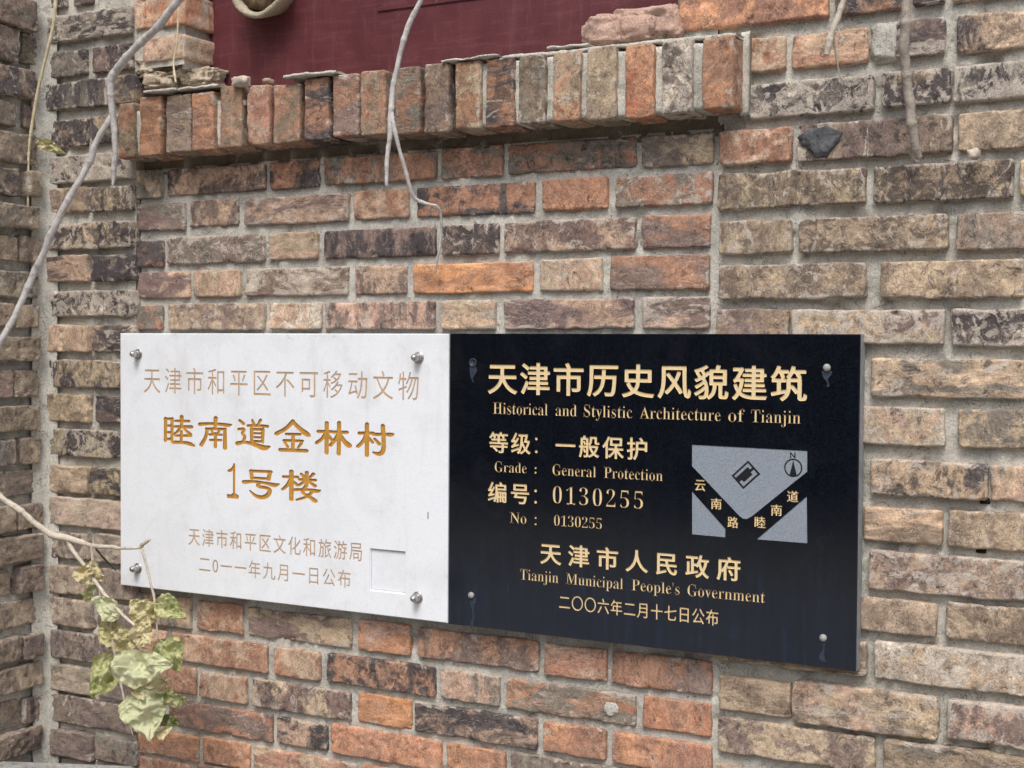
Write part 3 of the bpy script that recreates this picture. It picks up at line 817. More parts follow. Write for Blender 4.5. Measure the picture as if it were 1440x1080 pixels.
# ------------------------------------------------------------------ window board and the pipe end on it
def mat_redpaint():
    n = N('dark_red_paint')
    p = n.pos()
    a = n.noise(p, 12, 6, 0.6, 0.8)
    c = n.mix(n.step(a, .35, .68), (0.084, 0.017, 0.022), (0.113, 0.027, 0.032))
    mp = n.new('Mapping', {'Vector': p, 'Scale': (1, 1, .12)}).outputs[0]
    s = n.noise(mp, 90, 6, .65, .4)
    c = n.mix(n.math('MULTIPLY', n.step(s, .5, .7), .35), c, (0.16, 0.065, 0.07))
    hz = n.noise(n.new('Mapping', {'Vector': p, 'Scale': (.10, 1, 1)}).outputs[0], 120, 5, .66, .3)
    c = n.mix(n.math('MULTIPLY', n.step(hz, .50, .66), .30), c, (0.17, 0.062, 0.068))
    fl = n.noise(p, 34, 8, .74, 1.0)
    c = n.mix(n.math('MULTIPLY', n.step(fl, .665, .685), .8), c, (0.30, 0.20, 0.19))
    d = n.noise(p, 60, 9, .74, .8)
    c = n.mix(n.math('MULTIPLY', n.step(d, .60, .72), .5), c, (0.22, 0.12, 0.125))
    g2 = n.noise(p, 600, 3, .6)
    c = n.mix(1.0, c, n.new('CombineColor', {i: n.step(g2, .3, .7, .72, 1.3) for i in range(3)}).outputs[0], 'MULTIPLY')
    return n.out(c, 0.55, n.bump(n.math('ADD', s, n.math('MULTIPLY', g2, .3)), .3, .002), spec=.35)
M_PAINT = mat_redpaint()
def box(geo, x0, x1, y0, y1, z0, z1, b=.0015, slot=0):
    import bmesh
    bm = bmesh.new()
    bmesh.ops.create_cube(bm, size=1)
    for v in bm.verts:
        v.co = Vector(((x0 + x1) / 2 + v.co.x * (x1 - x0), (y0 + y1) / 2 + v.co.y * (y1 - y0), (z0 + z1) / 2 + v.co.z * (z1 - z0)))
    if b:
        bmesh.ops.bevel(bm, geom=bm.edges[:], offset=b, segments=2, affect='EDGES')
    V = [v.co[:] for v in bm.verts]
    bm.verts.index_update()
    F = [tuple(v.index for v in f.verts) for f in bm.faces]
    bm.free()
    geo.add(V, F, slot)
board = thing('window_board', 'dark red painted board closing the window opening above the brick sill', 'board')
g = Geo(); box(g, .118, 1.02, .0850, .11, .372, ZT, .001)
g.build('panel', M_PAINT, board, smooth=False)
g = Geo(); box(g, .452, 1.02, .0825, .0853, .499, .540, .0015)
g.build('moulding', M_PAINT, board, smooth=False)

def lathe(geo, prof, c, axis_dir, seg=48, slot=0, wob=0, seed=0):
    """prof: list of (radius, distance along the axis)"""
    a = Vector(axis_dir).normalized()
    e1 = a.orthogonal().normalized(); e2 = a.cross(e1)
    V = []
    for r, h in prof:
        for k in range(seg):
            t = 2 * math.pi * k / seg
            V.append(Vector(c) + a * h + (e1 * math.cos(t) + e2 * math.sin(t)) * r)
    V = np.array([v[:] for v in V])
    if wob:
        V += np.stack([fbm(V, 60, 3, seed + i) for i in range(3)], 1) * wob
    F = [(i * seg + k, i * seg + (k + 1) % seg, (i + 1) * seg + (k + 1) % seg, (i + 1) * seg + k) for i in range(len(prof) - 1) for k in range(seg)]
    F += [tuple(range(seg))[::-1], tuple((len(prof) - 1) * seg + k for k in range(seg))]
    geo.add(V, F, slot)
pipe = thing('drain_pipe', 'pale round pipe end with a dirty brown mouth sticking out of the red board', 'pipe')
cP = (.2520, .085, .5590)
g = Geo()
lathe(g, [(.040, .0), (.044, .002), (.049, .025), (.053, .040), (.0545, .046), (.0535, .050), (.050, .0515), (.0465, .049), (.044, .044), (.041, .020)], cP, (.05, -1, -.04), 64, 0, .0018, 3)
g.build('rim', mat_mortar('chalky_ceramic', (186, 174, 152), .7), pipe)
g = Geo()
lathe(g, [(.0435, .034), (.041, .041), (.030, .046), (.014, .040)], cP, (.05, -1, -.04), 48, 0, .004, 9)
g.build('dirt_plug', mat_plain('brown_dirt', (0.055, 0.034, 0.014), .95, .6, 70, .8, 160, col2=(0.15, 0.10, 0.05)), pipe)

# ------------------------------------------------------------------ lettering
FACES = {}
def text_loops(s, offset=0.0, track=1.0, res=84, stem=0.0):
    """outline loops of a line of text in font units: list of (n, 2) arrays"""
    c = bpy.data.curves.new('tmp', 'FONT')
    c.body = s; c.size = 1.0; c.space_character = track; c.resolution_u = 5
    o = bpy.data.objects.new('tmp', c)
    COL.objects.link(o)
    dg = bpy.context.evaluated_depsgraph_get()
    me = o.evaluated_get(dg).to_mesh()
    co = np.array([v.co[:2] for v in me.vertices])
    cnt = {}
    for p in me.polygons:
        vs = list(p.vertices)
        for a, b in zip(vs, vs[1:] + vs[:1]):
            cnt[(a, b)] = cnt.get((a, b), 0) + 1
    # merge coincident points so that boundary edges can be told from inner ones
    key = {}
    rep = [key.setdefault((round(x, 5), round(y, 5)), i) for i, (x, y) in enumerate(co.tolist())]
    und = {}
    for (a, b) in cnt:
        a, b = rep[a], rep[b]
        if a != b:
            und.setdefault((min(a, b), max(a, b)), []).append((a, b))
    nxt = {}
    for k, L in und.items():
        if len(L) == 1:
            nxt.setdefault(L[0][0], []).append(L[0][1])
    loops = []
    while nxt:
        a = next(iter(nxt)); cur = a; lp = []
        while cur in nxt:
            lp.append(cur)
            n2 = nxt[cur].pop()
            if not nxt[cur]: del nxt[cur]
            cur = n2
        if len(lp) > 2:
            loops.append(co[lp])
    bpy.data.objects.remove(o); bpy.data.curves.remove(c)
    return weighted(loops, offset, res, stem)

def contour(D, ax, ay):
    """zero outlines of a sampled field, positive inside"""
    S = D > 0
    q = S[:-1, :-1].astype(int) + S[1:, :-1] + S[1:, 1:] + S[:-1, 1:]
    adj, pt = {}, {}
    for i, j in np.argwhere((q > 0) & (q < 4)).tolist():
        c = [(i, j), (i + 1, j), (i + 1, j + 1), (i, j + 1)]
        ed = []
        for k in range(4):
            a, b = c[k], c[(k + 1) % 4]
            if S[a] != S[b]:
                e = (min(a, b), max(a, b))
                if e not in pt:
                    t = D[e[0]] / (D[e[0]] - D[e[1]])
                    pt[e] = (ax[e[0][0]] + (ax[e[1][0]] - ax[e[0][0]]) * t, ay[e[0][1]] + (ay[e[1][1]] - ay[e[0][1]]) * t)
                ed.append(e)
        for k in range(0, len(ed) - 1, 2):
            adj.setdefault(ed[k], []).append(ed[k + 1]); adj.setdefault(ed[k + 1], []).append(ed[k])
    loops, seen = [], set()
    for e in adj:
        if e in seen: continue
        lp, cur, prev = [], e, None
        while cur not in seen:
            seen.add(cur); lp.append(pt[cur])
            nx = [q for q in adj[cur] if q != prev and q not in seen]
            prev = cur
            if not nx: break
            cur = nx[0]
        if len(lp) > 5:
            loops.append(thin(np.array(lp), (ax[1] - ax[0]) * .14))
    return [L for L in loops if len(L) > 3]

def thin(L, eps):
    """drop points that lie on the line between their neighbours"""
    n = len(L)
    keep = {0, n // 2}
    st = [(0, n // 2), (n // 2, n)]
    while st:
        a, b = st.pop()
        if b - a < 2: continue
        p, q = L[a], L[b % n]
        d = q - p
        m = L[a + 1:b] - p
        l = np.hypot(*d)
        e = np.abs(m[:, 0] * d[1] - m[:, 1] * d[0]) / l if l > 1e-9 else np.hypot(m[:, 0], m[:, 1])
        k = int(e.argmax())
        if e[k] > eps:
            k += a + 1
            keep.add(k); st += [(a, k), (k, b)]
    return L[sorted(keep)]

def weighted(loops, offset, res, stem=0.0):
    """outlines made bolder or lighter by `offset` through their distance field"""
    P = np.concatenate(loops)
    lo, hi = P.min(0) - .08, P.max(0) + .08
    h = 1.0 / res
    ax, ay = np.arange(lo[0], hi[0], h), np.arange(lo[1], hi[1], h)
    D = np.full((len(ax), len(ay)), .06)
    I = np.zeros(D.shape, bool)
    for L in loops:
        for p, q in zip(L, np.roll(L, -1, 0)):
            i0, i1 = np.searchsorted(ax, [min(p[0], q[0]) - .06, max(p[0], q[0]) + .06])
            j0, j1 = np.searchsorted(ay, [min(p[1], q[1]) - .06, max(p[1], q[1]) + .06])
            X, Y = ax[i0:i1, None], ay[None, j0:j1]
            d = q - p
            t = np.clip(((X - p[0]) * d[0] + (Y - p[1]) * d[1]) / max(1e-12, d @ d), 0, 1)
            D[i0:i1, j0:j1] = np.minimum(D[i0:i1, j0:j1], np.hypot(X - p[0] - d[0] * t, Y - p[1] - d[1] * t))
            if p[1] != q[1]:
                ja, jb = np.searchsorted(ay, [min(p[1], q[1]), max(p[1], q[1])])
                for jj in range(ja, jb):
                    xc = p[0] + (ay[jj] - p[1]) / (q[1] - p[1]) * d[0]
                    I[:np.searchsorted(ax, xc), jj] ^= True
    F = np.where(I, D, -D)
    if stem:        # slim the stems only: hairlines, which an opening would wipe out, stay as they are
        k = int(round(.030 * res)) + 1
        er = F > .030
        op = er.copy()
        for i in range(-k, k + 1):
            for j in range(-k, k + 1):
                if i * i + j * j <= k * k:
                    op |= np.roll(np.roll(er, i, 0), j, 1)
        F = np.where(op, F - stem, F + .002)
    return contour(F + offset, ax, ay)

def serif(s):
    r = ''
    for ch in s:
        if 'A' <= ch <= 'Z': r += chr(0x1D400 + ord(ch) - 65)
        elif 'a' <= ch <= 'z': r += chr(0x1D41A + ord(ch) - 97)
        elif '0' <= ch <= '9': r += chr(0x1D7CE + ord(ch) - 48)
        else: r += ch
    return r

def fit(loops, x0, x1, z0, z1, ref=None):
    P = np.concatenate(loops)
    a, b = P.min(0), P.max(0)
    lo, hi = (ref if ref else (a[1], b[1]))
    return [np.stack([x0 + (L[:, 0] - a[0]) / (b[0] - a[0]) * (x1 - x0), z0 + (L[:, 1] - lo) / (hi - lo) * (z1 - z0)], 1) for L in loops]

def cap(ch='H', offset=0.0):
    P = np.concatenate(text_loops(ch, offset))
    return P[:, 1].min(), P[:, 1].max()

def fill_loops(loops):
    """even-odd fill of loops in the x, z plane -> vertices (x, z), faces"""
    from mathutils.geometry import delaunay_2d_cdt
    P = np.concatenate(loops) * 1000
    E, k = [], 0
    for L in loops:
        n = len(L)
        E += [(k + i, k + (i + 1) % n) for i in range(n)]
        k += n
    V, _, F, _, _, _ = delaunay_2d_cdt([Vector(p) for p in P.tolist()], E, [], 0, 1e-5, False)
    V = np.array([v[:] for v in V])
    F = np.array([f[:] for f in F if len(f) == 3])
    c = V[F].mean(1)
    ins = np.zeros(len(c), bool)
    for L in loops:
        L = L * 1000
        for p, q in zip(L, np.roll(L, -1, 0)):
            if p[1] != q[1]:
                m = (c[:, 1] >= min(p[1], q[1])) & (c[:, 1] < max(p[1], q[1]))
                ins ^= m & (c[:, 0] < p[0] + (c[:, 1] - p[1]) / (q[1] - p[1]) * (q[0] - p[0]))
    return V / 1000, [tuple(int(t) for t in f) for f in F[ins]]

def up_faces(V, F):
    r = []
    for f in F:
        a = sum(V[f[i]][0] * V[f[(i + 1) % len(f)]][1] - V[f[(i + 1) % len(f)]][0] * V[f[i]][1] for i in range(len(f)))
        r.append(f if a > 0 else f[::-1])
    return r

def engrave(geo, loops, y, depth, slot=0):
    """floor and side walls of cut lettering"""
    V, F = fill_loops(loops)
    F = up_faces(V, F)
    geo.add(np.stack([V[:, 0], np.full(len(V), y + depth), V[:, 1]], 1), F, slot)
    for L in loops:
        n = len(L)
        W = np.concatenate([np.stack([L[:, 0], np.full(n, y), L[:, 1]], 1), np.stack([L[:, 0], np.full(n, y + depth), L[:, 1]], 1)])
        geo.add(W, [(i, (i + 1) % n, n + (i + 1) % n, n + i) for i in range(n)], slot)

def area(V, F):
    r = 0
    for f in F:
        q = V[list(f)]
        x, z = q[:, 0], q[:, 1]
        r += abs((x * np.roll(z, -1) - np.roll(x, -1) * z).sum()) / 2
    return r

def cut_cell(rect, holes):
    """a rectangle less the holes; nudges the outlines until the fill is sound"""
    A = (rect[2] - rect[0]) * (rect[3] - rect[1])
    R = np.array([(rect[0], rect[1]), (rect[2], rect[1]), (rect[2], rect[3]), (rect[0], rect[3])])
    rg = np.random.default_rng(3)
    best = None
    for k in range(8):
        H = [L + rg.normal(0, 2e-5, L.shape) * (k > 0) for L in holes]
        V, F = fill_loops([R] + H)
        W, G = fill_loops(H)
        err = abs(area(V, F) + area(W, G) - A) / A + (0 if np.all(np.isfinite(V)) else 1)
        if best is None or err < best[0]: best = (err, V, F)
        if err < .002: break
    return best[1], best[2]

def plaque_slab(x0, x1, z0, z1, y0, y1, groups, name, mats, parent, bev=.0015):
    """a stone slab with a bevelled edge; its face is cut where holes lie"""
    g = Geo()
    R = lambda d: np.array([(x0 + d, z0 + d), (x1 - d, z0 + d), (x1 - d, z1 - d), (x0 + d, z1 - d)])
    cells = []
    for L in groups:
        P = np.concatenate(L)
        a_, b_ = P.min(0) - .0012, P.max(0) + .0012
        cells.append((a_[0], a_[1], b_[0], b_[1]))
        V, F = cut_cell(cells[-1], L)
        g.add(np.stack([V[:, 0], np.full(len(V), y0), V[:, 1]], 1), up_faces(V, F), 0)
    V, F = fill_loops([R(bev)] + [np.array([(c[0], c[1]), (c[2], c[1]), (c[2], c[3]), (c[0], c[3])]) for c in cells])
    g.add(np.stack([V[:, 0], np.full(len(V), y0), V[:, 1]], 1), up_faces(V, F), 0)
    def ring(a, ya, b, yb, slot):
        A, B = R(a), R(b)
        W = [(p[0], ya, p[1]) for p in A] + [(p[0], yb, p[1]) for p in B]
        g.add(W, [((i + 1) % 4, i, 4 + i, 4 + (i + 1) % 4) for i in range(4)], slot)
    ring(bev, y0, 0, y0 + bev, 0)
    ring(0, y0 + bev, 0, y1, 1)
    b = R(0)
    g.add([(p[0], y1, p[1]) for p in b], [(3, 2, 1, 0)], 1)
    return g.build(name, mats, parent, smooth=False)

def T(k):
    return tuple(v / 1000 for v in TXT[k])

# clerical-script characters, drawn stroke by stroke (x, y down, half width), 100 x 100 box
def S(*pts): return pts
LISHU = {
'睦': [S((7,8,4.5),(6,84,4.5)), S((5,9,4),(29,9,4)), S((28,8,4.5),(27,82,4)), S((8,32,3.5),(27,32,3.5)), S((8,55,3.5),(27,55,3.5)), S((7,78,4),(27,77,4)),
      S((59,0,5.5),(58,33,4)), S((39,15,4),(82,14,4)), S((34,34,3.5),(90,33,5)), S((53,38,4),(47,50,4),(35,59,3)), S((65,38,4),(76,50,4),(86,58,5)), S((38,65,3.5),(88,63,4)), S((58,50,4),(57,87,4)), S((30,88,5),(66,87,4.5),(84,90,6),(98,96,3.5))],
'南': [S((1,23,5.5),(30,19,4),(70,20,4.5),(88,23,6),(99,20,2)), S((50,0,5.5),(48,35,4)), S((21,37,4),(80,36,4)), S((24,38,4.5),(20,64,4.5),(5,92,5.5)), S((79,36,4.5),(79,98,5.5)),
      S((37,41,3),(42,52,4)), S((61,41,3),(57,52,4)), S((31,56,3.5),(68,55,3.5)), S((33,74,3.5),(67,73,3.5)), S((50,52,4),(49,96,4.5))],
'道': [S((46,2,3),(51,15,4)), S((71,1,4),(63,15,3)), S((33,21,4),(72,19,4),(91,21,4.5)), S((44,31,4.5),(44,73,4)), S((78,31,4.5),(77,73,4)), S((44,32,4),(78,32,4)), S((46,45,3.2),(76,45,3.2)), S((46,58,3.2),(76,58,3.2)), S((45,71,3.5),(76,71,3.5)),
      S((8,5,4),(19,15,4.5)), S((5,34,4),(24,31,4),(14,49,4),(25,55,4),(20,70,4)), S((1,81,6),(24,74,4),(56,83,5.5),(82,93,8.5),(98,86,2.5))],
'金': [S((50,1,5.5),(30,26,5),(2,43,5.5)), S((50,3,5),(72,26,5.5),(90,40,8),(99,45,3)), S((31,43,3.8),(71,42,3.8)), S((24,64,3.8),(78,63,3.8)), S((51,44,4.5),(50,92,4.5)), S((27,71,3.5),(35,84,4)), S((75,71,4),(66,84,3.2)), S((13,95,5),(90,94,5))],
'林': [S((7,30,4.5),(46,29,4.2)), S((31,2,5),(31,97,5)), S((30,32,4.5),(18,54,4.5),(2,67,4.5)), S((34,38,3.5),(46,56,4.5)), S((50,30,4.2),(88,29,4.5)), S((66,0,5),(65,98,5)), S((64,32,4.5),(55,56,4.5),(42,72,4.5)), S((67,34,4.5),(80,58,5.5),(93,71,8),(99,70,2.5))],
'村': [S((6,30,4.5),(44,28,4.2)), S((27,1,5),(27,98,5)), S((26,32,4.5),(15,58,4.5),(2,72,4.5)), S((30,40,3.5),(42,57,4)), S((45,32,4.5),(80,30,4.2),(92,31,6),(99,28,2)), S((70,4,5),(73,55,5),(72,84,5.5),(60,94,6),(44,88,2.5)), S((48,46,3.5),(60,61,4.5))],
'1': [S((62,6,9),(62,95,7)), S((62,5,6),(36,18,5),(8,20,2.5)), S((6,97,5),(97,97,5)), S((44,92,4),(80,92,4))],
'号': [S((21,3,4.5),(24,30,4.5)), S((20,4,4.2),(76,3,4.5)), S((74,4,4.8),(70,30,4.5)), S((25,28,4),(70,28,4)), S((2,45,6),(28,40,4.2),(66,44,4.5),(86,50,7),(99,44,2)), S((44,46,4),(38,58,4.8),(68,60,4.8),(75,70,5.2),(67,88,6),(50,97,6.5),(32,90,4.5),(18,74,2))],
'楼': [S((4,21,4.5),(40,19,4)), S((24,0,5),(24,99,5)), S((23,26,4.5),(14,50,4.5),(1,65,4)), S((28,34,3.5),(39,47,4.5)), S((45,27,3.8),(86,26,4.2)), S((64,1,4.5),(63,48,4.2)), S((50,7,3.5),(56,18,4)), S((81,5,4.5),(73,17,3.2)), S((61,31,4),(44,47,3.5)), S((68,32,3.8),(85,46,4.8)),
      S((33,64,4.5),(72,60,4),(90,65,6.5),(99,60,2)), S((61,50,4.2),(50,72,4.2),(70,84,4.5),(85,98,6)), S((80,64,4),(66,86,4.2),(38,99,3.2))],
}
def stroke_loops(strokes, n=110):
    """union of tapered round strokes -> outlines, by contouring their distance field"""
    lo, hi = -14, 114
    ax = np.linspace(lo, hi, n)
    X, Y = np.meshgrid(ax, ax, indexing='ij')
    D = np.full(X.shape, -1e9)
    for st in strokes:
        # round the corners of bent strokes
        pts = [np.array(p, float) for p in st]
        for _ in range(2 if len(pts) > 2 else 0):
            q = [pts[0]]
            for a, b in zip(pts, pts[1:]):
                q += [a * .75 + b * .25, a * .25 + b * .75]
            pts = q + [pts[-1]]
        for a, b in zip(pts, pts[1:]):
            d = b[:2] - a[:2]
            t = np.clip(((X - a[0]) * d[0] + (Y - a[1]) * d[1]) / max(1e-9, d @ d), 0, 1)
            D = np.maximum(D, (a[2] + (b[2] - a[2]) * t) * 1.22 - np.hypot(X - a[0] - d[0] * t, Y - a[1] - d[1] * t))
    return contour(D, ax, ax)

def lishu_line(chars, x0, x1, z0, z1, pitch, wide):
    """chars spread over x0..x1; each cell `wide` of the pitch"""
    r = []
    n = len(chars)
    p = (x1 - x0) / (n - 1 + wide)
    for k, ch in enumerate(chars):
        for L in stroke_loops(LISHU[ch]):
            r.append(np.stack([x0 + k * p + L[:, 0] / 100 * p * wide, z1 - L[:, 1] / 100 * (z1 - z0)], 1))
    return r

def circle(cx, cz, r, n=20, rz=None):
    t = np.linspace(0, 2 * math.pi, n, endpoint=False)
    return np.stack([cx + np.cos(t) * r, cz + np.sin(t) * (rz or r)], 1)

# ------------------------------------------------------------------ white plaque
YW = 0.0
white = thing('stone_plaque', 'white marble plaque with amber Chinese lettering and four steel dome nuts', 'plaque')
W1_, HH = .6332, .42
lines = []
x0, x1, z0, z1 = T('W1')
lines.append((fit(text_loops('天津市和平区不可移动文物', -.002, 1.32), x0, x1, z0, z1), M_FADED, .0007))
x0, x1, z0, z1 = T('W2')
lines.append((lishu_line('睦南道金林村', x0, x1, z0, z1, 0, .86), M_AMBER, .0019))
L3 = []
for k, ch in (('W3a', '1'), ('W3b', '号'), ('W3c', '楼')):
    x0, x1, z0, z1 = T(k)
    L3 += lishu_line(ch + ch, x0, x1 + (x1 - x0) * 99, z0, z1, 0, 1.0)[:0] or [np.stack([x0 + L[:, 0] / 100 * (x1 - x0), z1 - L[:, 1] / 100 * (z1 - z0)], 1) for L in stroke_loops(LISHU[ch])]
lines.append((L3, M_AMBER, .0019))
x0, x1, z0, z1 = T('W4')
lines.append((fit(text_loops('天津市和平区文化和旅游局', .004, 1.22), x0, x1, z0, z1), M_FADED, .0007))
x0, x1, z0, z1 = T('W5')
lines.append((fit(text_loops('二0一一年九月一日公布', .002, 1.2), x0, x1, z0, z1), M_FADED, .0007))
rx0, rx1, rz0, rz1 = T('REC')
rec = np.array([(rx0, rz0), (rx1, rz0), (rx1, rz1), (rx0, rz1)])
holes = [q[0] for q in lines] + [[rec]]
plaque_slab(0, W1_, -HH, 0, YW, .0245, holes, 'slab', [M_WHITE, M_WHITE], white, .0012)
g = Geo(); 
o_, i_ = rec, rec.mean(0) + (rec - rec.mean(0)) * .955
g.add([(p[0], YW, p[1]) for p in o_] + [(p[0], YW + .0036, p[1]) for p in i_], [(0, 1, 5, 4), (1, 2, 6, 5), (2, 3, 7, 6), (3, 0, 4, 7)])
j_ = rec.mean(0) + (rec - rec.mean(0)) * .925
g.add([(p[0], YW + .0036, p[1]) for p in i_] + [(p[0], YW + .0036, p[1]) for p in j_], [(0, 1, 5, 4), (1, 2, 6, 5), (2, 3, 7, 6), (3, 0, 4, 7)], 1)
g.add([(p[0], YW + .0036, p[1]) for p in j_], [(0, 1, 2, 3)]); g.build('sunk_square', [mat_plain('fresh_cut_marble', (0.745, 0.77, 0.81), .7, .05, 90, .15, 300), mat_plain('darker_marble_edge', (0.47, 0.465, 0.455), .8, .35, 120, .15, 300)], white, smooth=False)  # second material: darker border round the recess floor, outlining it
for lp, mt, dp in lines:
    g = Geo(); engrave(g, lp, YW, dp); g.build('inscription', mt, white, smooth=False)
for k, (x, z) in enumerate(MAP['bolts']):
    g = Geo()
    r = .0068
    lathe(g, [(r * 1.28, -.0005), (r * 1.28, .001), (r * 1.12, .0018)], (x / 1000, YW, z / 1000), (0, -1, 0), 28)
    lathe(g, [(r * 1.0, .001), (r * 1.02, .006), (r * .86, .0072)], (x / 1000, YW, z / 1000), (.02 * (k - 1), -1, .015), 6)
    lathe(g, [(r * .84, .0065), (r * .84, .0105), (r * .76, .0135), (r * .58, .0160), (r * .32, .0175), (r * .05, .018)], (x / 1000, YW, z / 1000), (.02 * (k - 1), -1, .015), 24)
    o = g.build('dome_nut', M_STEEL, white, smooth=True)
g = Geo()
a = [v / 1000 for v in MAP['scr'][0]]; b = [v / 1000 for v in MAP['scr'][1]]
box(g, a[0] - .0006, a[0] + .0006, -.0003, .0005, b[1], a[1], 0)
g.build('scratch', M_INK, white, smooth=False)

# ------------------------------------------------------------------ black plaque
YB = 0.0005
black = thing('stone_plaque', 'polished black granite plaque with gold Chinese and English lettering and a grey street map', 'plaque')
B0, B1 = W1_ + .0012, W1_ + .5915
lines = []
def han(k, s, off, track): lines.append(fit(text_loops(s, off, track), *T(k)))
def eng(k, s, off, track):
    off = 0.0
    x0, x1, z0, z1 = T(k)
    r = []
    for wd, (a_, b_) in zip(s.split(), WORDS.get(k) or [(x0 * 1000, x1 * 1000)]):
        r += fit(text_loops(serif(wd), off, track, 150, .021), a_ / 1000, b_ / 1000, z0, z1, ref=cap(serif('H'), off))
    lines.append(r)
han('T1', '天津市历史风貌建筑', .020, 1.12)
eng('T2', 'Historical and Stylistic  Architecture  of  Tianjin'.replace(' and ', '  and  '), -.013, 1.0)
han('T3a', '等级', .020, 1.22); han('T3b', '一般保护', .020, 1.24)
eng('T4a', 'Grade', -.013, 1.0); eng('T4b', 'General  Protection', -.013, 1.0)
han('T5a', '编号', .020, 1.26); eng('T5b', '0130255', -.017, 1.22)
eng('T6a', 'No', -.013, 1.0); eng('T6b', '0130255', -.014, 1.0)
han('T7', '天津市人民政府', .022, 1.55)
eng('T8', "Tianjin  Municipal  People's  Government", -.013, 1.0)
han('T9', '二〇〇六年二月十七日公布', .008, 1.1)
col = [(x / 1000, z / 1000) for x, z in MAP['colons']]
dots = [circle(x, z, .0021 if i in (0, 1, 4, 5) else .0015, 14) for i, (x, z) in enumerate(col)]
for k, li in enumerate((2, 4, 6, 8)):
    lines[li] = lines[li] + dots[2 * k:2 * k + 2]
Q = lambda k: np.array([(x / 1000, z / 1000) for x, z in MAP[k]])
labs = []
for ch, (x, z) in zip('云南路睦南道', Q('lab')):
    h = .0074
    if ch == '睦': nl3 = len(labs)
    labs += fit(text_loops(ch, .018), x - h, x + h, z - h, z + h)
lines.append(labs)
mapa = [Q('a'), Q('b'), Q('c')]
holes = lines[:-1] + [mapa + labs]
plaque_slab(B0, B1, -HH - .001, 0.0002, YB, .0245, holes, 'slab', [M_BLACK, M_EDGE], black, .0012)
for lp in lines[:-1]:
    g = Geo(); engrave(g, lp, YB, .0010); g.build('inscription', M_GOLD, black, smooth=False)
mp_ = Geo(); engrave(mp_, mapa, YB, .0006)
street = mp_.build('street_map', M_MAP, black, smooth=False)
for q in (labs[:nl3], labs[nl3:]):
    g = Geo(); engrave(g, q, YB, .0010); g.build('street_name', M_GOLD, street, smooth=False)
# the building drawn on the map, and its compass
YM = YB + .0006
def plate(geo, loops, y):
    V, F = fill_loops(loops)
    geo.add(np.stack([V[:, 0], np.full(len(V), y), V[:, 1]], 1), up_faces(V, F))
ic = Q('icon'); cen = ic.mean(0)
g = Geo()
L_, T_2, B_2 = ic[3], ic[0], ic[2]
ab = lambda *p: np.array([L_ + (T_2 - L_) * u + (B_2 - L_) * v for u, v in p])
plate(g, [ic, ab((.08, .10), (.92, .10), (.92, .44), (.80, .44), (.80, .25), (.08, .25)),
          ab((.08, .56), (.22, .56), (.22, .74), (.74, .74), (.74, .58), (.92, .58), (.92, .90), (.08, .90))], YM - .0002)
g.build('building_plan', M_INK, street, smooth=False)
cx, cz = Q('n')[0]
g = Geo()
r = 64 / 5.143 / 1440 * 1.13 * .98
r = .0118
plate(g, [circle(cx, cz, r, 40), circle(cx, cz, r - .0018, 40)], YM - .0002)
plate(g, [np.array([(cx, cz + r * .80), (cx - r * .42, cz - r * .90), (cx, cz - r * 1.0), (cx + r * .42, cz - r * .90)])], YM - .0003)
nx, nz_ = Q('n')[1]
plate(g, fit(text_loops('N', .02), nx - .0036, nx + .0036, nz_ - .0056, nz_ + .0016), YM - .0002)
g.build('compass', M_INK, street, smooth=False)
for k, (x, z) in enumerate(MAP['screws']):
    x, z = x / 1000, z / 1000
    g = Geo()
    if k == 0:      # only the hole and the ring of a lost cap
        lathe(g, [(.0062, -.0003), (.0062, .0012), (.0050, .0016), (.0046, .0002)], (x, YB, z), (0, -1, 0), 24)
        g.build('screw_cap', M_DRIP, black)
    else:
        lathe(g, [(.0047, -.0003), (.0049, .0015), (.0044, .0030), (.0030, .0042), (.0010, .0047)], (x, YB, z), (0, -1, 0), 28)
        g.build('screw_cap', M_CAP, black)
    n = 30
    h = (.024, .020, .040, .026)[k]
    h = min(h, z + HH - .003)
    V, F = [], []
    for i in range(n):
        t = i / (n - 1)
        w = .0062 * (.55 + .45 * math.sin(t * 5 + k)) * (1 - .55 * t) + .0006
        xx = x + .0022 * math.sin(t * 7 + k * 2) * t + (.002 if k == 2 else 0)
        V += [(xx - w, YB - .00025, z - .004 - h * t), (xx + w, YB - .00025, z - .004 - h * t)]
    F = [(2 * i + 1, 2 * i, 2 * i + 2, 2 * i + 3) for i in range(n - 1)]
    g = Geo(); g.add(V, F); g.build('drip_stain', M_DRIP, black)

# ------------------------------------------------------------------ twigs
def smooth_path(P, k=6):
    P = np.array(P, float)
    if len(P) < 3: return P
    Q_ = np.vstack([2 * P[0] - P[1], P, 2 * P[-1] - P[-2]])
    out = []
    for i in range(1, len(Q_) - 2):
        p0, p1, p2, p3 = Q_[i - 1:i + 3]
        for t in np.linspace(0, 1, k, endpoint=False):
            out.append(.5 * (2 * p1 + (p2 - p0) * t + (2 * p0 - 5 * p1 + 4 * p2 - p3) * t * t + (3 * p1 - p0 - 3 * p2 + p3) * t ** 3))
    out.append(P[-1])
    return np.array(out)

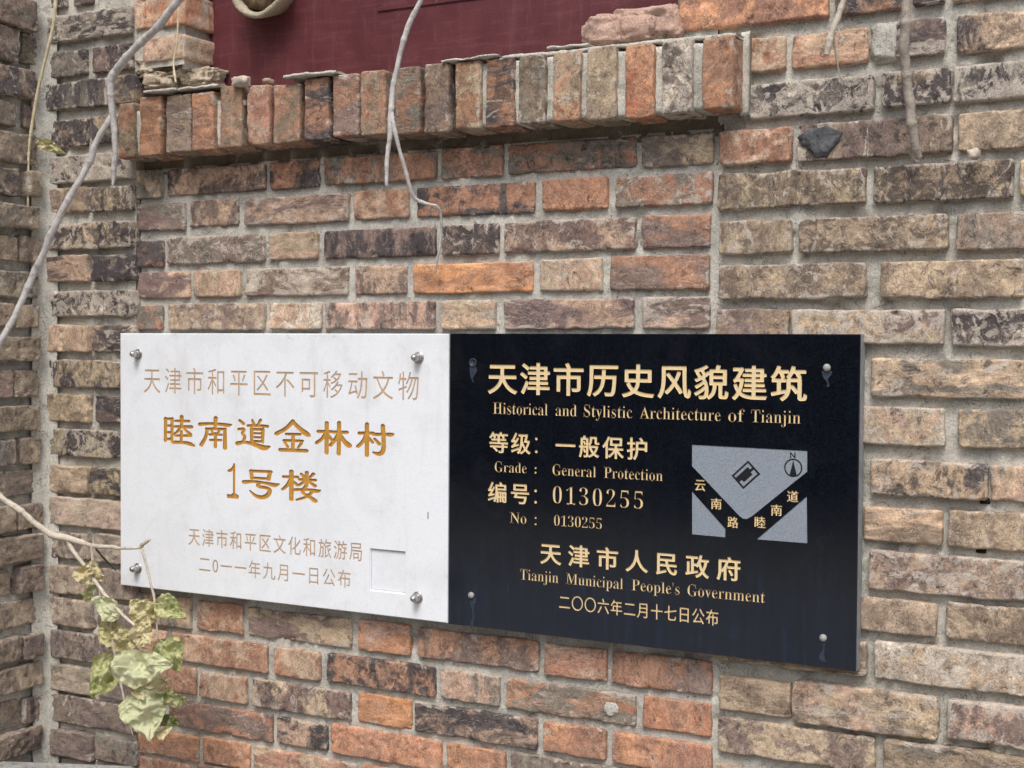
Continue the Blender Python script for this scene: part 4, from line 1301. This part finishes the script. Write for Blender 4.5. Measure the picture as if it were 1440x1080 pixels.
def tube(geo, path, seed, seg=10, knots=True):
    P = smooth_path(path, 14)
    C_, R_ = P[:, :3] / 1000, np.maximum(.0003, P[:, 3] / 1000)
    n = len(C_)
    C_ = C_ + np.stack([fbm(C_, 45, 2, seed + i) for i in range(3)], 1) * np.minimum(.0014, R_[:, None] * .2)
    R_ = R_ * (1 + fbm(C_, 90, 2, seed + 5) * .08)
    s_len = np.concatenate([[0], np.cumsum(np.linalg.norm(np.diff(C_, axis=0), axis=1))])
    rs = np.random.default_rng(int(seed * 13 + 5))
    q_ = .02 + rs.uniform(0, .03)
    while q_ < s_len[-1] - .01 and knots:
        R_ = R_ * (1 + .2 * np.exp(-((s_len - q_) / .0030) ** 2))
        q_ += rs.uniform(.035, .075)
    T_ = np.gradient(C_, axis=0)
    T_ /= np.linalg.norm(T_, axis=1)[:, None] + 1e-12
    a = np.cross(T_[0], [0.3, 1, 0.2]); a /= np.linalg.norm(a)
    V = []
    for i in range(n):
        a = a - T_[i] * (a @ T_[i]); a /= np.linalg.norm(a)
        b = np.cross(T_[i], a)
        for k in range(seg):
            t = 2 * math.pi * k / seg
            V.append(C_[i] + (a * math.cos(t) + b * math.sin(t)) * R_[i])
    V = np.array(V)
    F = [(i * seg + k, i * seg + (k + 1) % seg, (i + 1) * seg + (k + 1) % seg, (i + 1) * seg + k) for i in range(n - 1) for k in range(seg)]
    F += [tuple(range(seg))[::-1], tuple((n - 1) * seg + k for k in range(seg))]
    geo.add(V, F)

def twig(key, name, label, mat, seed):
    g = Geo()
    for k, p in enumerate(VINES[key]):
        tube(g, p, seed + k * 9)
    return tag(g.build(name, mat), label, 'twig', 'bare twigs hanging over the wall')
twig('grey', 'dry_twig', 'thick grey forked twig crossing the left pier down to the frame edge', M_TWIG, 1)
twig('straw', 'dry_twig', 'thin straw-yellow stalk hanging along the side wall at the left corner', M_STRAW, 22)
twig('fibre', 'dry_twig', 'hair-thin tan fibre hanging in front of the orange jamb brick', M_STRAW, 33)
twig('forked', 'dry_twig', 'slender pale twig forking in front of the middle of the brick sill', M_TWIG, 44)
twig('pale', 'dry_twig', 'short pale twig end dangling at the top, right of the brick sill', M_TWIG_PALE, 55)
twig('stick', 'dry_twig', 'thick straight brown stick leaning on the wall at upper right', M_TWIG_WARM, 66)

def leaf_mesh(L, Wd, seed, crumple=.16, curl=.5):
    nu, nv = 44, 33
    V, vein, rim = [], [], []
    for i in range(nu):
        t = i / (nu - 1)
        w = (math.sin(math.pi * t ** .72) ** .8) * (1 - .25 * t) if 0 < t < 1 else 0.0
        w = max(w, .015)
        w *= 1 + .035 * math.sin(t * 17 + seed) + .02 * math.sin(t * 31 + seed * 2)
        for j in range(nv):
            s = j / (nv - 1) * 2 - 1
            V.append(((t - .5), s * w * .5, 0))
            side = abs(((t * 5.5 - abs(s) * 1.3) % 1) - .5) * 2
            vein.append(max(max(0, 1 - abs(s) * 11), .8 * max(0, 1 - (1 - side) * 5)))
            rim.append(max(0, (abs(s) - .78) / .22, 1 - t * 14, (t - .90) * 9))
    V = np.array(V)
    Q_ = V * np.array([1, Wd / L, 1])
    z = fbm(Q_, 3.2, 3, seed) * crumple + fbm(Q_, 8.5, 2, seed + 4) * crumple * .42
    z += curl * (V[:, 1] ** 2) * .9 + .10 * np.abs(V[:, 1] * 2) ** 3 - curl * .5 * (V[:, 0]) ** 2
    Q_[:, 2] = z + fbm(Q_, 17, 2, seed + 9) * crumple * .16 + np.array(vein) * .016
    Q_[:, 0] += fbm(V, 4, 2, seed + 6) * .035
    Q_[:, 1] += fbm(V, 5, 2, seed + 7) * .035 * Wd / L
    Q_ *= L
    idx = np.arange(nu * nv).reshape(nu, nv)
    F = [(idx[i, j], idx[i + 1, j], idx[i + 1, j + 1], idx[i, j + 1]) for i in range(nu - 1) for j in range(nv - 1)]
    return Q_, F, vein, rim

def make_leaf(name, x, y, z, L, Wd, ang, mat, seed, parent, crumple=.16, tilt=None):
    Q_, F, vein, rim = leaf_mesh(L, Wd, seed, crumple, random.uniform(-.6, .8))
    a = math.radians(ang)
    # leaf plane faces the camera side of the wall with its own tilt
    rot = Matrix.Rotation(math.radians(28 + random.uniform(-22, 22)), 3, 'Z') @ Matrix.Rotation(math.radians(random.uniform(-28, 18)), 3, 'X') @ Matrix(((1, 0, 0), (0, 0, -1), (0, 1, 0))) @ Matrix.Rotation(a, 3, 'Z')
    P = Q_ @ np.array(rot).T + np.array([x, y, z])
    me = bpy.data.meshes.new(name)
    me.from_pydata(P.tolist(), [], F)
    me.polygons.foreach_set('use_smooth', [True] * len(F))
    at = me.attributes.new('vein', 'FLOAT', 'POINT')
    at.data.foreach_set('value', vein)
    at = me.attributes.new('rim', 'FLOAT', 'POINT')
    at.data.foreach_set('value', np.clip(rim, 0, 1))
    return link(name, me, mat, parent)

vine = thing('withered_vine', 'pale vine with a bunch of withered green leaves hanging at the lower left', 'vine')
g = Geo()
for k, p in enumerate(VINES['leafy'][:-1]):
    tube(g, p, 80 + k * 7)
g.build('stem', M_TWIG_PALE, vine)
g = Geo(); tube(g, VINES['leafy'][-1], 170); g.build('dark_strand', mat_twig('dark_strand_tone', (.10, .085, .075), (.06, .05, .045)), vine)  # thin dark strand running from the stem back toward the wall
for k, (x, y, z, a, b, ang, c) in enumerate(LEAVES):
    make_leaf('leaf', x / 1000, y / 1000, z / 1000, a / 1000 * 1.12, b / 1000 * 1.12, ang, LEAFM[c], 3 + k * 2.7, vine, .25 if c != 'p' else .19)
wz = [v / 1000 for v in WITHER]
o = make_leaf('dead_leaf', wz[0], wz[1] + .01, wz[2], .055, .022, -22, LEAFM['y'], 91, None, .3)
tag(o, 'small curled yellow dead leaf caught on the straw stalk by the corner', 'leaf')

# ------------------------------------------------------------------ loose chips on and under the sill
FL = [(0, .3), (.1, .7), (.35, .9), (.7, .95), (.95, .6), (1, .35), (.8, .1), (.4, 0)]
FLAB = ['white lime flake lying on the far left end of the sill', 'long white lime flake under the broken window jamb on the sill', 'lime flake overhanging the sill edge beside the red board',
        'small lime flake on the middle of the sill right of the forked twig', 'short lime flake on the middle of the sill right of its neighbour', 'thin lime flake lying against the red board on the right half of the sill', 'thin lime flake at the foot of the pinkish broken brick']
for k, q in enumerate(CHIPS['flake']):
    x0, x1, z0, z1, y = (v / 1000 for v in q)
    g = Geo()
    zt = max(z0, .3845)
    slab(g, x0, x1, y - .004, y + .055, zt, zt + max(.0022, (z1 - z0) * .38), 100 + k * 7, .0018, .004, 0)
    tag(g.build('lime_flake', M_LIME), FLAB[k], 'lime flake', 'lime flakes lying on the sill')
SLAB = ['cream stone chip lying on the sill in front of the red board', 'tiny pale pebble wedged in a gap between sill bricks', 'small grey crumb at the foot of the red board', 'white pebble resting on a mortar joint of the right pier']
for k, q in enumerate(CHIPS['stone']):
    x0, x1, z0, z1, y = (v / 1000 for v in q)
    o = lump('stone_chip', x0, x1, z0, z1, y - .008, y + .010, 40 + k * 4.1, M_STONE if k != 2 else M_RUBBLE, None, .3, 3)
    tag(o, SLAB[k], 'stone chip')

# ------------------------------------------------------------------ concrete ledge in the corner
g = Geo()
A_, B_, C2, D2 = (-.21, -.098), (.031, .001), (.10, -.16), (-.13, -.30)
for (z0, z1) in ((GZ, -.72),):
    pts = [A_, B_, C2, D2]
    b = .004
    cx, cy = sum(p[0] for p in pts) / 4, sum(p[1] for p in pts) / 4
    V = [(x, y, z0) for x, y in pts] + [(x, y, z1 - b) for x, y in pts] + [(cx + (x - cx) * .97, cy + (y - cy) * .97, z1) for x, y in pts]
    F = [(i, (i + 1) % 4, 4 + (i + 1) % 4, 4 + i)[::-1] for i in range(4)] + [(4 + i, 4 + (i + 1) % 4, 8 + (i + 1) % 4, 8 + i)[::-1] for i in range(4)] + [(11, 10, 9, 8), (0, 1, 2, 3)]
    g.add(V, F)
tag(g.build('concrete_ledge', M_CONC, smooth=False), 'grey concrete ledge standing in the bottom left corner of the walls', 'ledge')

# ------------------------------------------------------------------ unseen block across the lane, added to keep sky out of the polished granite
YO = 12.0
opp = thing('added_building', 'unseen low grey block across the lane, added to keep sky out of the granite', 'added_building')
g = Geo()
box(g, -22, 14, -YO - 4, -YO, GZ, 3.2, .01)
g.build('wall', mat_mortar('grey_render', (84, 84, 82), .4), opp, smooth=False)
g = Geo(); box(g, -22.3, 14.3, -YO - 4.3, -YO + .3, 3.203, 3.35, .02)
g.build('roof', mat_plain('dark_roof', (0.08, 0.08, 0.085), .8, .2), opp, smooth=False)
